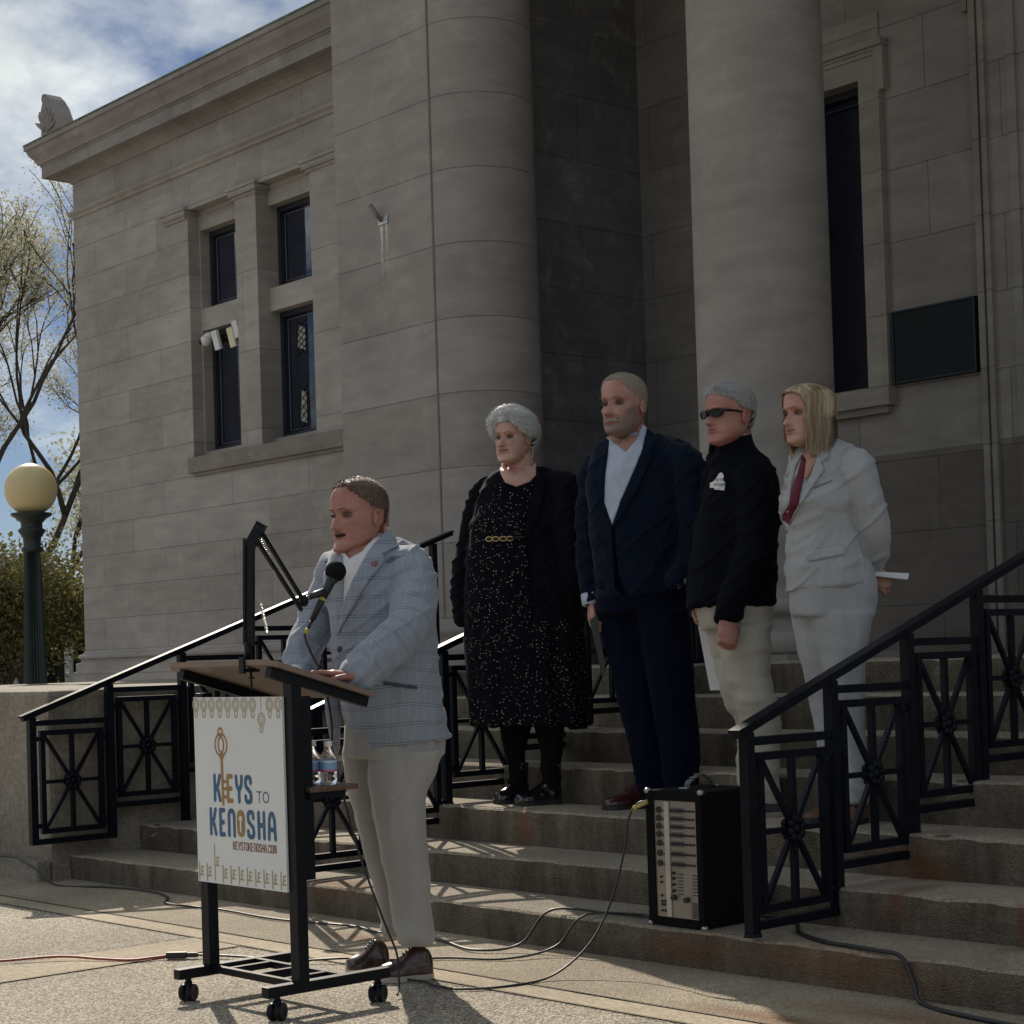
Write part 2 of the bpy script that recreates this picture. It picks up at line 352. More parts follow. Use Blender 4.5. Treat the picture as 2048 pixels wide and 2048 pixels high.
part('window_sill', bm, stone('stone_sill','X',0,1,1,0,col=(0.25,0.225,0.20),joints=False,blotch=2))
# wing side (faces away from the sun path, seen only from other positions)
bm = B(); box(bm, XC, XC+0.3, YW+0.002, YW+16, 0, 6.86); part('side_wall', bm, s_wingside)
# frieze, string course, cornice wrapping the corner
def wrapped(name, prof, m, x1=-10.4, y1=YW+16):
    # prof: (offset out from wall, z)
    bm = B(); A = []; Bq = []; Cq = []
    for o_, z in prof:
        A.append(bm.verts.new((x1, YW-o_, z))); Bq.append(bm.verts.new((XC-o_, YW-o_, z))); Cq.append(bm.verts.new((XC-o_, y1, z)))
    n = len(prof)
    for i in range(n):
        j = (i+1) % n
        bm.faces.new((A[i], A[j], Bq[j], Bq[i])); bm.faces.new((Bq[i], Bq[j], Cq[j], Cq[i]))
    return part(name, bm, m)
s_fr = stone('stone_frieze', 'X', 6.0, 1.6, 1.35, 0.55, col=(0.325,0.303,0.28)); s_cor = stone('stone_cornice', 'X', 6.0, 5.0, 1.9, 0.3, col=(0.285,0.265,0.255), blotch=1.6)
wrapped('string_course', [(-0.2,6.861),(0.0,6.861),(0.0,6.99),(0.025,7.0),(0.03,7.03),(0.06,7.06),(0.065,7.09),(0.0,7.10),(-0.2,7.10)], s_fr)
wrapped('frieze', [(-0.2,7.101),(0.0,7.101),(0.0,7.46),(-0.2,7.46)], s_fr)
wrapped('cornice', [(-0.2,7.461),(0.02,7.461),(0.04,7.50),(0.09,7.535),(0.15,7.545),(0.15,7.565),(0.26,7.565),(0.26,7.555),(0.285,7.555),(0.285,7.70),(0.30,7.705),(0.30,7.725),(0.325,7.73),(0.335,7.76),(0.36,7.80),(0.40,7.845),(0.425,7.90),(0.425,7.915),(0.45,7.92),(0.45,7.975),(0.3,7.99),(-0.2,8.02)], s_cor)
wrapped('gutter_edge', [(0.435,7.976),(0.455,7.976),(0.455,8.0),(0.28,8.005),(0.28,7.996)], M('mossy_copper',(0.10,0.12,0.075),0.9,var=0.5,vs=9))
wrapped('base_course', [(-0.2,-0.05),(0.125,-0.05),(0.125,1.13),(0.10,1.14),(0.09,1.15),(0.09,1.25),(0.05,1.26),(0.035,1.285),(0.05,1.30),(0.07,1.315),(0.072,1.345),(0.05,1.365),(0.022,1.37),(0.02,1.385),(0.0,1.409),(-0.2,1.409)], s_plain)
# roof lid
bm = B(); box(bm, XC+0.1, -10.4, YW+0.2, YW+15.8, 7.3, 7.9); part('roof', bm, s_plain)
# antefix on the cornice corner
bm = B(); n = 22; sil = [(0,0),(0.02,0.06),(-0.03,0.10),(-0.02,0.2),(-0.05,0.28),(-0.03,0.38),(0.03,0.47),(0.0,0.52),(0.04,0.57),(0.13,0.56),(0.27,0.48),(0.40,0.37),(0.50,0.24),(0.55,0.11),(0.56,0.0)]
for d in (-0.11, 0.11):
    vs = [bm.verts.new((XC-0.20+x*0.84, YW-0.2+d, 7.985+z*1.12)) for x, z in sil]; bm.faces.new(vs)
vv = list(bm.verts); k = len(sil)
for i in range(k): bm.faces.new((vv[i], vv[(i+1)%k], vv[k+(i+1)%k], vv[k+i]))
for a in range(7):                                            # carved palmette ribs
    an = radians(18+a*21); c = Vector((XC-0.12, YW-0.315, 8.10))
    pts = [c+Vector((cos(an)*r_*0.9+0.04*sin(r_*9), 0, sin(an)*r_)) for r_ in (0.05,0.14,0.24,0.33)]
    tube(bm, pts, [0.012,0.026,0.03,0.012], 8)
for a in range(5):
    an = radians(20+a*26); c = Vector((XC-0.245, YW-0.2, 8.10)); pts = [c+Vector((-0.01, cos(an)*r_*0.5, sin(an)*r_)) for r_ in (0.05,0.16,0.28,0.38)]
    tube(bm, pts, [0.015,0.035,0.035,0.015], 8)
part('antefix', bm, s_cor)
# windows of the wing
m_frame = M('dark_frame', (0.018,0.022,0.034), 0.45, var=0.2)
def glassmat(name, col=(0.006,0.013,0.034), rough=0.03):
    m, t, b, co = base_mat(name); b.inputs['Base Color'].default_value = c4(col); b.inputs['Roughness'].default_value = rough
    b.inputs['Specular IOR Level'].default_value = 1.0; b.inputs['Coat Weight'].default_value = 0.8; b.inputs['Coat Roughness'].default_value = rough
    bump(t, b, noise_n(t, co, 1.6, 2), 0.10, 0.05); return m
m_glass = glassmat('window_glass'); m_glassd = glassmat('dark_glass', (0.003,0.005,0.016), 0.2)
m_lead = M('pale_trim', (0.20,0.20,0.22), 0.5)
for (a, b, c, d) in H:
    w = B(); y = YW+0.275; f = 0.06
    for q in ((a,a+f,c,d),(b-f,b,c,d),(a+f,b-f,c,c+f),(a+f,b-f,d-f,d)): box(w, q[0], q[1], y, y+0.075, q[2], q[3])
    wf = part('window', w, m_frame)
    w = B(); bmf = w.faces.new([w.verts.new(p) for p in ((a+f,y+0.05,c+f),(b-f,y+0.05,c+f),(b-f,y+0.05,d-f),(a+f,y+0.05,d-f))]); obj('pane', w, m_glass, wf)
    w = B(); i = f+0.028; e = 0.005
    for q in ((a+i,a+i+e,c+i,d-i),(b-i-e,b-i,c+i,d-i),(a+i+e,b-i-e,c+i,c+i+e),(a+i+e,b-i-e,d-i-e,d-i)): box(w, q[0], q[1], y+0.043, y+0.049, q[2], q[3])
    obj('trim_line', w, m_lead, wf)
# pale leaded panels, lower right window; backlight from indoors painted into their colour
m_pl = M('painted_backlit_glass', (0.36,0.38,0.34), 0.35, var=0.35, vs=12, bst=0); m_came = M('lead_came', (0.01,0.012,0.014), 0.6)
for (x0, x1, z0, z1) in ((-16.73,-16.58,4.66,4.95),(-16.71,-16.59,3.84,4.22)):
    w = B(); y = YW+0.318; w.faces.new([w.verts.new(q_) for q_ in ((x0,y,z0+.04),(x1,y,z0),(x1,y,z1-.03),(x0+.03,y,z1))]); lg = part('leaded_panel', w, m_pl)
    for k_ in range(5):
        zc = z0+(z1-z0)*k_/4.0
        for sg in (1,-1):
            w = B(); bar(w, (x0-.02, y-.004, zc-sg*.06), (x1+.02, y-.004, zc+sg*.06), .008, .006); obj('came', fix(w), m_came, lg)
# pier with its engaged round shaft
YP = 8.22; YC = 8.7; ECX = -9.945; ER = 0.43
bm = B(); box(bm, -11.08, -10.37, YP, YW-0.01, 1.05, 12.5); box(bm, -10.37, ECX, YP+0.0005, 8.95, 1.05, 12.5); part('pier', bm, s_pier)
bm = B(); prof_ = [(ER, 1.50),(ER*0.995, 5.0),(ER*0.985, 8.5),(ER*0.96, 12.5)]; lathe(bm, [(ER+0.14,1.05),(ER+0.14,1.16),(ER+0.12,1.165),(ER+0.13,1.20),(ER+0.12,1.25),(ER+0.07,1.27),(ER+0.06,1.31),(ER+0.085,1.335),(ER+0.08,1.375),(ER+0.04,1.395),(ER+0.012,1.40),(ER+0.004,1.44)]+prof_, 96, (ECX, YP+ER, 0)); part('engaged_shaft', bm, s_round)
bm = B(); box(bm, -11.2, -10.2, YP-0.13, YP+0.3, 1.04, 1.16); box(bm, -11.17, -10.2, YP-0.10, YP+0.3, 1.161, 1.25); box(bm, -11.12, -10.2, YP-0.05, YP+0.3, 1.251, 1.34); box(bm, -11.10, -10.2, YP-0.02, YP+0.3, 1.341, 1.40); part('pier_base', bm, s_plain)
bm = B(); bar(bm, (ECX+0.006, 8.2215, 1.4), (ECX+0.006, 8.2215, 12.4), 0.016, 0.012); part('vertical_joint', bm, M('joint_grey',(0.17,0.155,0.14),0.9))
# recess walls
YB = 10.8; RX = -10.36
bm = B(); box(bm, RX-0.4, RX, 8.951, YB+0.1, 1.05, 12.5); part('return_wall', bm, s_side_shaded)
hole = (-9.35, -8.10, 3.02, 5.28)
bm = B(); wall_holes(bm, RX, -7.14, 0.9, 12.5, YB, YB+0.22, [hole]); part('back_wall', bm, s_back)
w = B(); w.faces.new([w.verts.new(p) for p in ((hole[0],YB+0.16,hole[2]),(hole[1],YB+0.16,hole[2]),(hole[1],YB+0.16,hole[3]),(hole[0],YB+0.16,hole[3]))]); tw = part('tall_window', w, m_glassd)
w = B(); box(w, hole[0], hole[1], YB+0.10, YB+0.155, hole[3]-0.05, hole[3]); box(w, hole[0], hole[1], YB+0.10, YB+0.155, hole[2], hole[2]+0.03); box(w, hole[0], hole[1], YB+0.13, YB+0.158, hole[3]-0.115, hole[3]-0.105); obj('window_frame', w, m_frame, tw)
# window surround
s_tr = stone('stone_trim', 'X', 3.528-0.523*5+0.01, 0.523, 40, 0.0, col=(0.37,0.34,0.30), blotch=2)
bm = B()
a, b, c, d = hole; fr = 0.20
for k, (o1, o2, pr) in enumerate(((0.0, fr-0.05, 0.035), (fr-0.05, fr-0.02, 0.05), (fr-0.02, fr, 0.065))):
    box(bm, b+o1, b+o2, YB-pr, YB-0.001, c-0.0, d+o2); box(bm, a-o2, a-o1, YB-pr, YB-0.001, c, d+o2); box(bm, a-o1, b+o1, YB-pr, YB-0.001, d+o1, d+o2)
box(bm, b+fr, b+fr+0.045, YB-0.065, YB-0.001, d-0.12, d+fr); box(bm, a-fr-0.05, b+fr+0.05, YB-0.09, YB-0.001, d+fr, d+fr+0.05); box(bm, a-fr-0.03, b+fr-0.02, YB-0.02, YB-0.001, d+fr+0.05, d+fr+0.26)
box(bm, a-fr-0.02, b+fr+0.03, YB-0.11, YB-0.001, c-0.14, c-0.002); box(bm, a-fr, b+fr-0.02, YB-0.06, YB-0.001, c-0.19, c-0.141)
part('window_surround', bm, s_tr)
# door-side pilaster mouldings and wall beyond
bm = B(); xs = -7.14
for (x0, x1, pr, z1) in ((xs, xs+0.035, 0.03, 12.5), (xs+0.035, xs+0.085, 0.10, 12.5), (xs+0.085, xs+0.125, 0.075, 12.5), (xs+0.125, xs+0.165, 0.13, 12.5)): box(bm, x0, x1, YB-pr, YB+0.3, 0.9, z1)
box(bm, xs-0.045, xs-0.001, YB-0.06, YB-0.001, 5.52, 12.4)
part('door_moulding', bm, stone('stone_mould', 'X', 3.528-0.523*5+0.02, 0.523, 40, 0.0, col=(0.34,0.31,0.275), blotch=2))
bm = B(); box(bm, xs+0.165, 1.5, YB-0.10, YB+0.3, 0.9, 12.5); box(bm, xs+0.33, xs+0.40, YB-0.125, YB-0.101, 0.9, 5.5); box(bm, xs+0.33, 0.4, YB-0.125, YB-0.101, 5.5, 5.57); part('door_wall', bm, s_back)
# unseen portico ceiling, entablature: closes the porch, set low to darken the recess
bm = B(); box(bm, -10.36, 1.5, YP+0.02, YB-0.01, 7.2, 12.4); part('entablature', bm, s_plain)
bm = B(); box(bm, RX+0.001, -7.2, YB-0.05, YB-0.001, 6.55, 6.75); box(bm, RX+0.001, RX+0.05, YC+0.2, YB-0.051, 6.55, 6.75); part('inner_string', bm, s_side_shaded)
# free column
CX_, CR = -7.33, 0.42
bm = B(); zb = 1.083
box(bm, CX_-0.60, CX_+0.60, YC-0.60, YC+0.60, zb, zb+0.035)
lathe(bm, [(0.57,zb+0.036),(0.585,zb+0.06),(0.59,zb+0.10),(0.575,zb+0.145),(0.53,zb+0.17),(0.495,zb+0.175),(0.49,zb+0.195),(0.475,zb+0.205),(0.465,zb+0.24),(0.48,zb+0.265),(0.505,zb+0.275),(0.52,zb+0.30),(0.52,zb+0.335),(0.50,zb+0.365),(0.455,zb+0.37),(0.452,zb+0.39),(0.435,zb+0.41),(CR+0.004,zb+0.45),(CR,zb+0.52),(CR,3.5),(CR*0.99,6.0),(CR*0.985,7.19)], 96, (CX_, YC, 0)); part('column', bm, s_col)
bm = B(); box(bm, -4.3, -3.1, YC-0.60, YC+0.60, zb, zb+0.035); lathe(bm, [(0.57,zb+0.036),(0.59,zb+0.10),(0.53,zb+0.17),(0.48,zb+0.265),(0.52,zb+0.33),(CR+0.004,zb+0.45),(CR,3.5),(CR*0.985,7.19)], 64, (-3.7, YC, 0)); part('column', bm, s_col)  # unseen second column, added at a guessed spot to shade the steps

# things on the building --------------------------------------
bm = B(); box(bm, -7.866, -7.166, YB-0.045, YB-0.002, 3.022, 3.545, bev=0.004)
m_bronze = M('bronze_plaque', (0.006,0.012,0.016), 0.6, 0.3, var=0.4, vs=5)
pq = obj('wall_plaque', bm, m_bronze); tag(pq, 'dark green-black bronze plaque on the stone wall right of the tall window', 'plaque')
bm = B(); a, b, c, d = -7.866, -7.166, 3.022, 3.545
for q in ((a,a+.015,c,d),(b-.015,b,c,d),(a+.015,b-.015,c,c+.015),(a+.015,b-.015,d-.015,d)): box(bm, q[0]+.001, q[1]-.001, YB-0.055, YB-0.0452, q[2]+.001, q[3]-.001)
obj('raised_border', bm, M('bronze_rim',(0.02,0.035,0.04),0.45,0.5), pq)
m_gal = M('galvanised_steel', (0.55,0.56,0.57), 0.4, 0.8, var=0.25, vs=20)
bk = empty('flag_bracket', (-10.50, YP, 4.39), 'small galvanised flag pole bracket on the round-cornered pier, empty', 'bracket')
bm = B(); box(bm, -0.055, 0.055, -0.014, -0.001, -0.03, 0.03, bev=0.002)
for x in (-.035, .035): cyl(bm, (x,-.014,0), (x,-.022,0), .008, 8)
obj('mounting_plate', bm, m_gal, bk)
bm = B(); tube(bm, [(-.01,-.015,.0),(-.022,-.055,.045),(-.038,-.10,.11)], [.016,.019,.019], 12); obj('pole_socket', bm, M('dull_steel',(0.25,0.23,0.2),0.5,0.6), bk)
bm = B()                                                     # washed streak below it
rows = []
for i in range(26):
    z = -0.032-i*0.022; w_ = 0.018*(1-i/30)+0.004*sin(i*1.7)
    for sx_ in (-.028,): pass
    rows.append((z, w_))
for x0, s_ in ((-0.03,1.0),(0.03,0.55)):
    pr = None
    for z, w_ in rows:
        cur = [bm.verts.new((x0-w_*s_, -0.0012, z)), bm.verts.new((x0+w_*s_, -0.0012, z))]
        if pr: bm.faces.new((pr[0], cur[0], cur[1], pr[1]))
        pr = cur
m_stain, t, bb, co = base_mat('lime_stain')
nn_ = noise_n(t, nd(t,'ShaderNodeMapping',{'Vector':co,'Scale':(30,30,3)}).outputs[0], 1.5, 6, .6); sz = nd(t,'ShaderNodeSeparateXYZ',{0:co}).outputs[2]
al = mth(t,'MULTIPLY', ramp(t, nn_, .2, .5), mth(t,'ADD', 1.0, mth(t,'MULTIPLY', sz, 1.7)))
bb.inputs['Base Color'].default_value = (0.72,0.70,0.66,1); bb.inputs['Roughness'].default_value = .9
t.links.new(mth(t,'MULTIPLY',nd(t,'ShaderNodeClamp',{0:al}).outputs[0],.95), bb.inputs['Alpha'])
fix(bm); obj('lime_streak', bm, m_stain, bk)
m_white = M('white_plastic', (0.72,0.72,0.70), 0.35, var=0.05); m_blk = M('black_plastic', (0.02,0.02,0.022), 0.4)
cm = empty('security_camera', (-18.2, YW+0.05, 4.98), 'white dome security camera at the top left of the lower left window', 'security camera')
bm = B(); sphere(bm, (0,0,0), .068, (1,1,.95), 24); tube(bm, [(0,0,.02),(.01,.03,.045),(.02,.10,.06)], [.05,.055,.055], 20); obj('dome_body', bm, m_white, cm, True)
bm = B(); sphere(bm, (-.030,-.048,-.012), .036, (1,1,1), 20); obj('lens', bm, m_blk, cm, True)
bm = B(); bar(bm, (0.02,.08,.05), (.02,.22,.06), .04); obj('bracket', bm, m_blk, cm)
for (x, z, h, col, lb) in ((-17.985,4.955,.225,(0.72,0.73,0.76),'white box-shaped floodlight next to the dome camera'),(-17.66,4.94,.225,(0.70,0.66,0.48),'yellowed box-shaped floodlight, middle of the three at the window'),(-17.56,5.02,.20,(0.68,0.69,0.74),'white box-shaped floodlight nearest the window pilaster, highest of three')):
    fl = empty('floodlight', (x, YW+0.06, z), lb, 'floodlight', 'floodlights at the lower left window')
    bm = B(); box(bm, -.055, .055, -.02, .02, -h/2, h/2, bev=.004); bmesh.ops.rotate(bm, cent=(0,0,0), matrix=Matrix.Rotation(radians(12),3,'X')@Matrix.Rotation(radians(-4),3,'Y'), verts=bm.verts)
    obj('housing', bm, M('lamp_face',col,.4,var=.06), fl); bm = B(); bar(bm, (0,.025,0), (0,.22,.03), .05); obj('bracket', bm, m_blk, fl)
# low slatted bench on the terrace
m_green = M('dark_green_paint', (0.012,0.024,0.022), 0.4, var=0.3)
bn = empty('terrace_bench', (-14.2, 9.6, 1.05), 'low dark green slatted metal bench on the terrace in front of the wing', 'bench')
bm = B()
for y_ in (0,.09,.18): bar(bm, (-.1,y_,.115), (2.1,y_,.115), .07, .02)
obj('seat_slats', bm, m_green, bn)
bm = B(); bar(bm, (-.15,-.03,.13), (2.15,-.03,.13), .03, .035); bar(bm, (0,-.02,.07),(2,-.02,.07),.02,.03); obj('front_rail', bm, m_green, bn)
for x_ in (0,.5,1.0,1.5,2.0):
    bm = B(); bar(bm, (x_,.0,.0), (x_,.0,.11), .03); bar(bm, (x_,.18,.0), (x_,.18,.11), .03); obj('leg', bm, m_green, bn)

# lamp post ----------------------------------------------------
lp = empty('street_lamp', (-15.75, 8.02, 0), 'dark green fluted lamp post with a cream globe left of the library', 'street lamp')
bm = B(); lathe(bm, [(.26,0),(.26,.2),(.2,.25),(.19,.7),(.13,.78),(.12,.8)], 32); obj('lamp_base', bm, m_green, lp)
bm = B(); fl_ = 24; L = []
for z, r in ((.8,.105),(1.2,.10),(1.7,.088),(2.28,.068)):
    L.append([bm.verts.new(((r+.006*cos(i*pi))*cos(2*pi*i/48), (r+.006*cos(i*pi))*sin(2*pi*i/48), z)) for i in range(48)])
for a, b in zip(L, L[1:]):
    for i in range(48): bm.faces.new((a[i], a[(i+1)%48], b[(i+1)%48], b[i]))
obj('pole', bm, m_green, lp)
bm = B(); lathe(bm, [(.075,2.28),(.10,2.29),(.10,2.32),(.08,2.34),(.085,2.42),(.12,2.47),(.13,2.49),(.10,2.51),(.10,2.56),(.14,2.60),(.19,2.63),(.19,2.65),(.1,2.66)], 32); obj('lamp_capital', bm, m_green, lp, True)
m_globe, t, b, co = base_mat('cream_globe'); b.inputs['Base Color'].default_value = (0.66,0.56,0.32,1); b.inputs['Roughness'].default_value = .35; b.inputs['Subsurface Weight'].default_value = .6; b.inputs['Subsurface Radius'].default_value = (.3,.25,.15); b.inputs['Subsurface Scale'].default_value = .6
bm = B(); sphere(bm, (0,0,2.875), .245, n=48); obj('globe', bm, m_globe, lp, True)
# ============================================================ handrails
m_iron = M('black_iron_paint', (0.005,0.007,0.012), 0.38, var=0.35, vs=14, bs=180, bst=0.25, spec=0.16)
PT, RS = 0.475, 0.1655
def make_rail(label, X, Y0, zo, npan, over=0.16):
    root = empty('handrail', (X, Y0, 0), label, 'handrail', 'black iron handrails on the steps')
    hz = lambda y: 0.872+zo+0.3495*(y+0.05)
    bm = B(); yb = -0.065; ye = PT*npan+over; w, h = 0.052, 0.018
    a = Vector((0, yb, hz(yb))); b = Vector((0, ye, hz(ye)))
    bar(bm, a, b, 0.052, 0.012); bar(bm, a+Vector((0,.012,-.014)), b+Vector((0,0,-.014)), 0.036, 0.022)
    obj('top_rail', bm, m_iron, root)
    for k in range(npan+1):
        y = PT*k; zb = 0.17+zo+RS*max(0, k-1); 
        if k % 2 == 0 and not (k == 0 and zo > 0.03): zb = max(tread(Y0+y), ZS[0]+.015)-0.004
        bm = B(); zt = hz(y)-0.026; box(bm, -.02, .02, y-.02, y+.02, zb, zt)
        if k % 2 == 0 and not (k == 0 and zo > 0.03): tube(bm, [(0,y,zb),(0,y,zb+.012)], [.034,.03], 12)
        obj('post', bm, m_iron, root)
    for k in range(npan):
        ya, yc = PT*k+.02, PT*(k+1)-.02; z0 = 0.17+zo+RS*k; z1 = 0.845+zo+RS*k
        bm = B(); box(bm, -.0155, .0155, ya, yc, z0, z0+.03); obj('cross_rail', bm, m_iron, root); bm = B(); box(bm, -.0155, .0155, ya, yc, z1-.03, z1); obj('cross_rail', bm, m_iron, root)
        bm = B(); g = .026; f = .028; a1, c1, p0, p1 = ya+g, yc-g, z0+.03+g, z1-.03-g; t = .0135
        box(bm, -t, t, a1, a1+f, p0, p1); box(bm, -t, t, c1-f, c1, p0, p1); box(bm, -t-.001, t+.001, a1+f, c1-f, p0, p0+f); box(bm, -t-.001, t+.001, a1+f, c1-f, p1-f, p1)
        ym, zm = (a1+c1)/2, (p0+p1)/2
        bar(bm, (0,ym,p0+f-.002), (0,ym,p1-f+.002), .022, .024, (1,0,0)); bar(bm, (0,a1+f-.002,zm), (0,c1-f+.002,zm), .021, .02)
        for s1 in (1,-1): bar(bm, (0,a1+f-.004,zm-s1*((p1-p0)/2-f+.004)), (0,c1-f+.004,zm+s1*((p1-p0)/2-f+.004)), .0175, .018, (1,0,0))
        for yy, sg in ((a1, -1), (c1, 1)):
            for zz in (p0+.045, p1-.045): cyl(bm, (0,yy,zz), (0,yy+sg*g,zz), .009, 8); sphere(bm, (.0,yy+sg*g*.5,zz), .0145, n=8)
        pn = obj('panel', bm, m_iron, root)
        bm = B(); sphere(bm, (0,ym,zm), .024, (1.1,1,1), 12)
        for i in range(8):
            an = i*pi/4+.2
            for sx in (-.016,.016): sphere(bm, (sx, ym+.034*cos(an), zm+.034*sin(an)), .0165, (.7,1,1), 8)
        obj('rosette', bm, m_iron, pn)
    return root
make_rail('black iron handrail on the left, in front of the terrace block', -9.12, 4.61, 0.045, 6)
make_rail('black iron handrail in the middle, behind the speaker and the woman in black', -7.05, 4.86, 0.0, 6)
make_rail('black iron handrail at the right, beside the amplifier', -4.22, 4.84, 0.0, 6)

# ============================================================ flat letters
GL = {'K':[[(0,0),(0,1)],[(.95,1),(.62,.62),(.02,.50)],[(.02,.50),(.62,.40),(.95,0)]],'E':[[(.9,1),(0,1),(0,0),(.9,0)],[(0,.5),(.75,.5)]],
 'Y':[[(0,1),(.08,.66),(.5,.42),(.92,.66),(1,1)],[(.5,.42),(.5,0)]],'S':[[(.95,.78),(.9,.95),(.7,1),(.3,1),(.05,.93),(0,.78),(.08,.62),(.9,.38),(1,.22),(.95,.06),(.7,0),(.3,0),(.05,.06),(0,.22)]],
 'T':[[(0,1),(1,1)],[(.5,1),(.5,0)]],'O':[[(0,.2),(0,.8),(.12,.95),(.4,1),(.6,1),(.88,.95),(1,.8),(1,.2),(.88,.05),(.6,0),(.4,0),(.12,.05),(0,.2)]],
 'o':[[(.5+.5*cos(i*pi/12),.5+.5*sin(i*pi/12)) for i in range(25)]],
 'N':[[(0,0),(0,.8),(.12,.95),(.4,1),(.6,1),(.88,.95),(1,.8),(1,0)]],'H':[[(0,0),(0,1)],[(1,0),(1,1)],[(0,.5),(1,.5)]],
 'A':[[(0,0),(.1,.75),(.3,.97),(.5,1),(.7,.97),(.9,.75),(1,0)],[(.1,.36),(.9,.36)]],'.':[[(.0,.02),(.0,.05)]],'C':[[(1,.75),(.95,.93),(.6,1),(.4,1),(.05,.93),(0,.75),(0,.25),(.05,.07),(.4,0),(.6,0),(.95,.07),(1,.25)]],
 'M':[[(0,0),(0,.85),(.08,.97),(.25,1),(.42,.97),(.5,.85),(.58,.97),(.75,1),(.92,.97),(1,.85),(1,0)],[(.5,.85),(.5,.1)]],
 'P':[[(0,0),(0,1),(.7,1),(1,.88),(1,.62),(.7,.48),(0,.48)]],'X':[[(0,0),(1,1)],[(0,1),(1,0)]],'7':[[(0,1),(1,1),(.35,0)]],'0':[[(0,.2),(0,.8),(.2,1),(.8,1),(1,.8),(1,.2),(.8,0),(.2,0),(0,.2)]]}
ZC = [0]
def stroke(bm, pts, w, org, ex, ey, en, mi=0):
    P = [Vector((p[0], p[1])) for p in pts]
    def V(p):
        return bm.verts.new(org+ex*p.x+ey*p.y+en*(ZC[0]*1.5e-5))
    for a, b in zip(P, P[1:]):
        d = (b-a);
        if d.length < 1e-6: continue
        d.normalize(); n = Vector((-d.y, d.x))*w/2; ZC[0] = (ZC[0]+1) % 40
        bm.faces.new([V(a-n), V(b-n), V(b+n), V(a+n)]).material_index = mi
    for p in P:
        ZC[0] = (ZC[0]+1) % 40
        bm.faces.new([V(p+Vector((cos(i*pi/5), sin(i*pi/5)))*w/2) for i in range(10)]).material_index = mi
def text(bm, s, x, y, cw, ch, gap, w, org, ex, ey, en, mi=0, wid=None):
    for i, ch_ in enumerate(s):
        ww = cw*(wid or {}).get(ch_, 1.0)
        for st_ in GL.get(ch_, []): stroke(bm, [(x+px*ww, y+py*ch) for px, py in st_], w, org, ex, ey, en, mi)
        x += ww+gap
    return x

# ============================================================ lectern
m_blkmet = M('black_metal', (0.006,0.008,0.012), 0.4, 0.0, var=0.2, bst=0.05, spec=0.2)
m_walnut = M('walnut_laminate', (0.13,0.075,0.052), 0.35, var=0.35, vs=3, stretch=(1.5,14,14), bst=0.03)
m_under = M('laminate_underside', (0.20,0.158,0.135), 0.5, var=0.1)
LX0, LX1 = -5.485, -4.945
lec = empty('lectern', (-5.2, 3.5, 0), 'black rolling lectern with a walnut top and a white sign board in front', 'lectern')
def lp_(name, bm, m, par=None, smooth=False, off=(-5.2,3.5,0)):
    fix(bm); o = obj(name, bm, m, None, smooth); o.parent = par or lec
    if par is None: o.matrix_parent_inverse = Matrix.Translation((5.2,-3.5,0))
    return o
for x in (LX0, LX1):
    bm = B(); box(bm, x-.02, x+.02, 3.29, 3.785, .078, .113, bev=.002); lp_('base_rail', bm, m_blkmet)
    bm = B(); box(bm, x-.024, x+.024, 3.41, 3.45, .1125, 1.06 if x == LX0 else 1.09, bev=.002); lp_('leg', bm, m_blkmet)
bm = B()
box(bm, LX0+.0205, LX1-.0205, 3.42, 3.44, .088, .112); box(bm, LX0+.0205, LX1-.0205, 3.60, 3.62, .088, .112); 
for x in (-5.38,-5.21,-5.05): box(bm, x-.010, x+.010, 3.4405, 3.5995, .089, .111)
lp_('base_frame', bm, m_blkmet)
for x in (LX0, LX1):
    for y in (3.335, 3.745):
        bm = B(); an = .5
        for s_ in (-1, 1): cyl(bm, (x+s_*.006*cos(an), y+s_*.006*sin(an), .029), (x+s_*.024*cos(an), y+s_*.024*sin(an), .029), .029, 24)
        box(bm, x-.008, x+.008, y-.008, y+.008, .05, .079); cyl(bm, (x,y,.04), (x,y,.066), .014, 12); cs = lp_('caster', bm, m_blkmet, None, False)
        bm = B(); q = Vector((x-.0245*cos(an), y-.0245*sin(an), .029)); dn = Vector((cos(an), sin(an), 0))
        for sgn in (-1,1):
            pts = [Vector((x,y,.029))+dn*(sgn*.0246)+Vector((-sin(an)*cos(a_), cos(an)*cos(a_), sin(a_)))*.021 for a_ in [i*pi/12 for i in range(25)]]
            tube(bm, pts, .0012, 6)
        lp_('hub_ring', bm, M('hub_grey',(0.10,0.10,0.11),.5), cs)
bm = B(); box(bm, LX0+.01, LX1-.025, 3.452, 3.47, .435, 1.04); lp_('back_board', bm, m_blkmet)
bm = B(); box(bm, LX1-.02, LX1+.004, 3.451, 3.50, .44, 1.045); lp_('side_board', bm, m_blkmet)
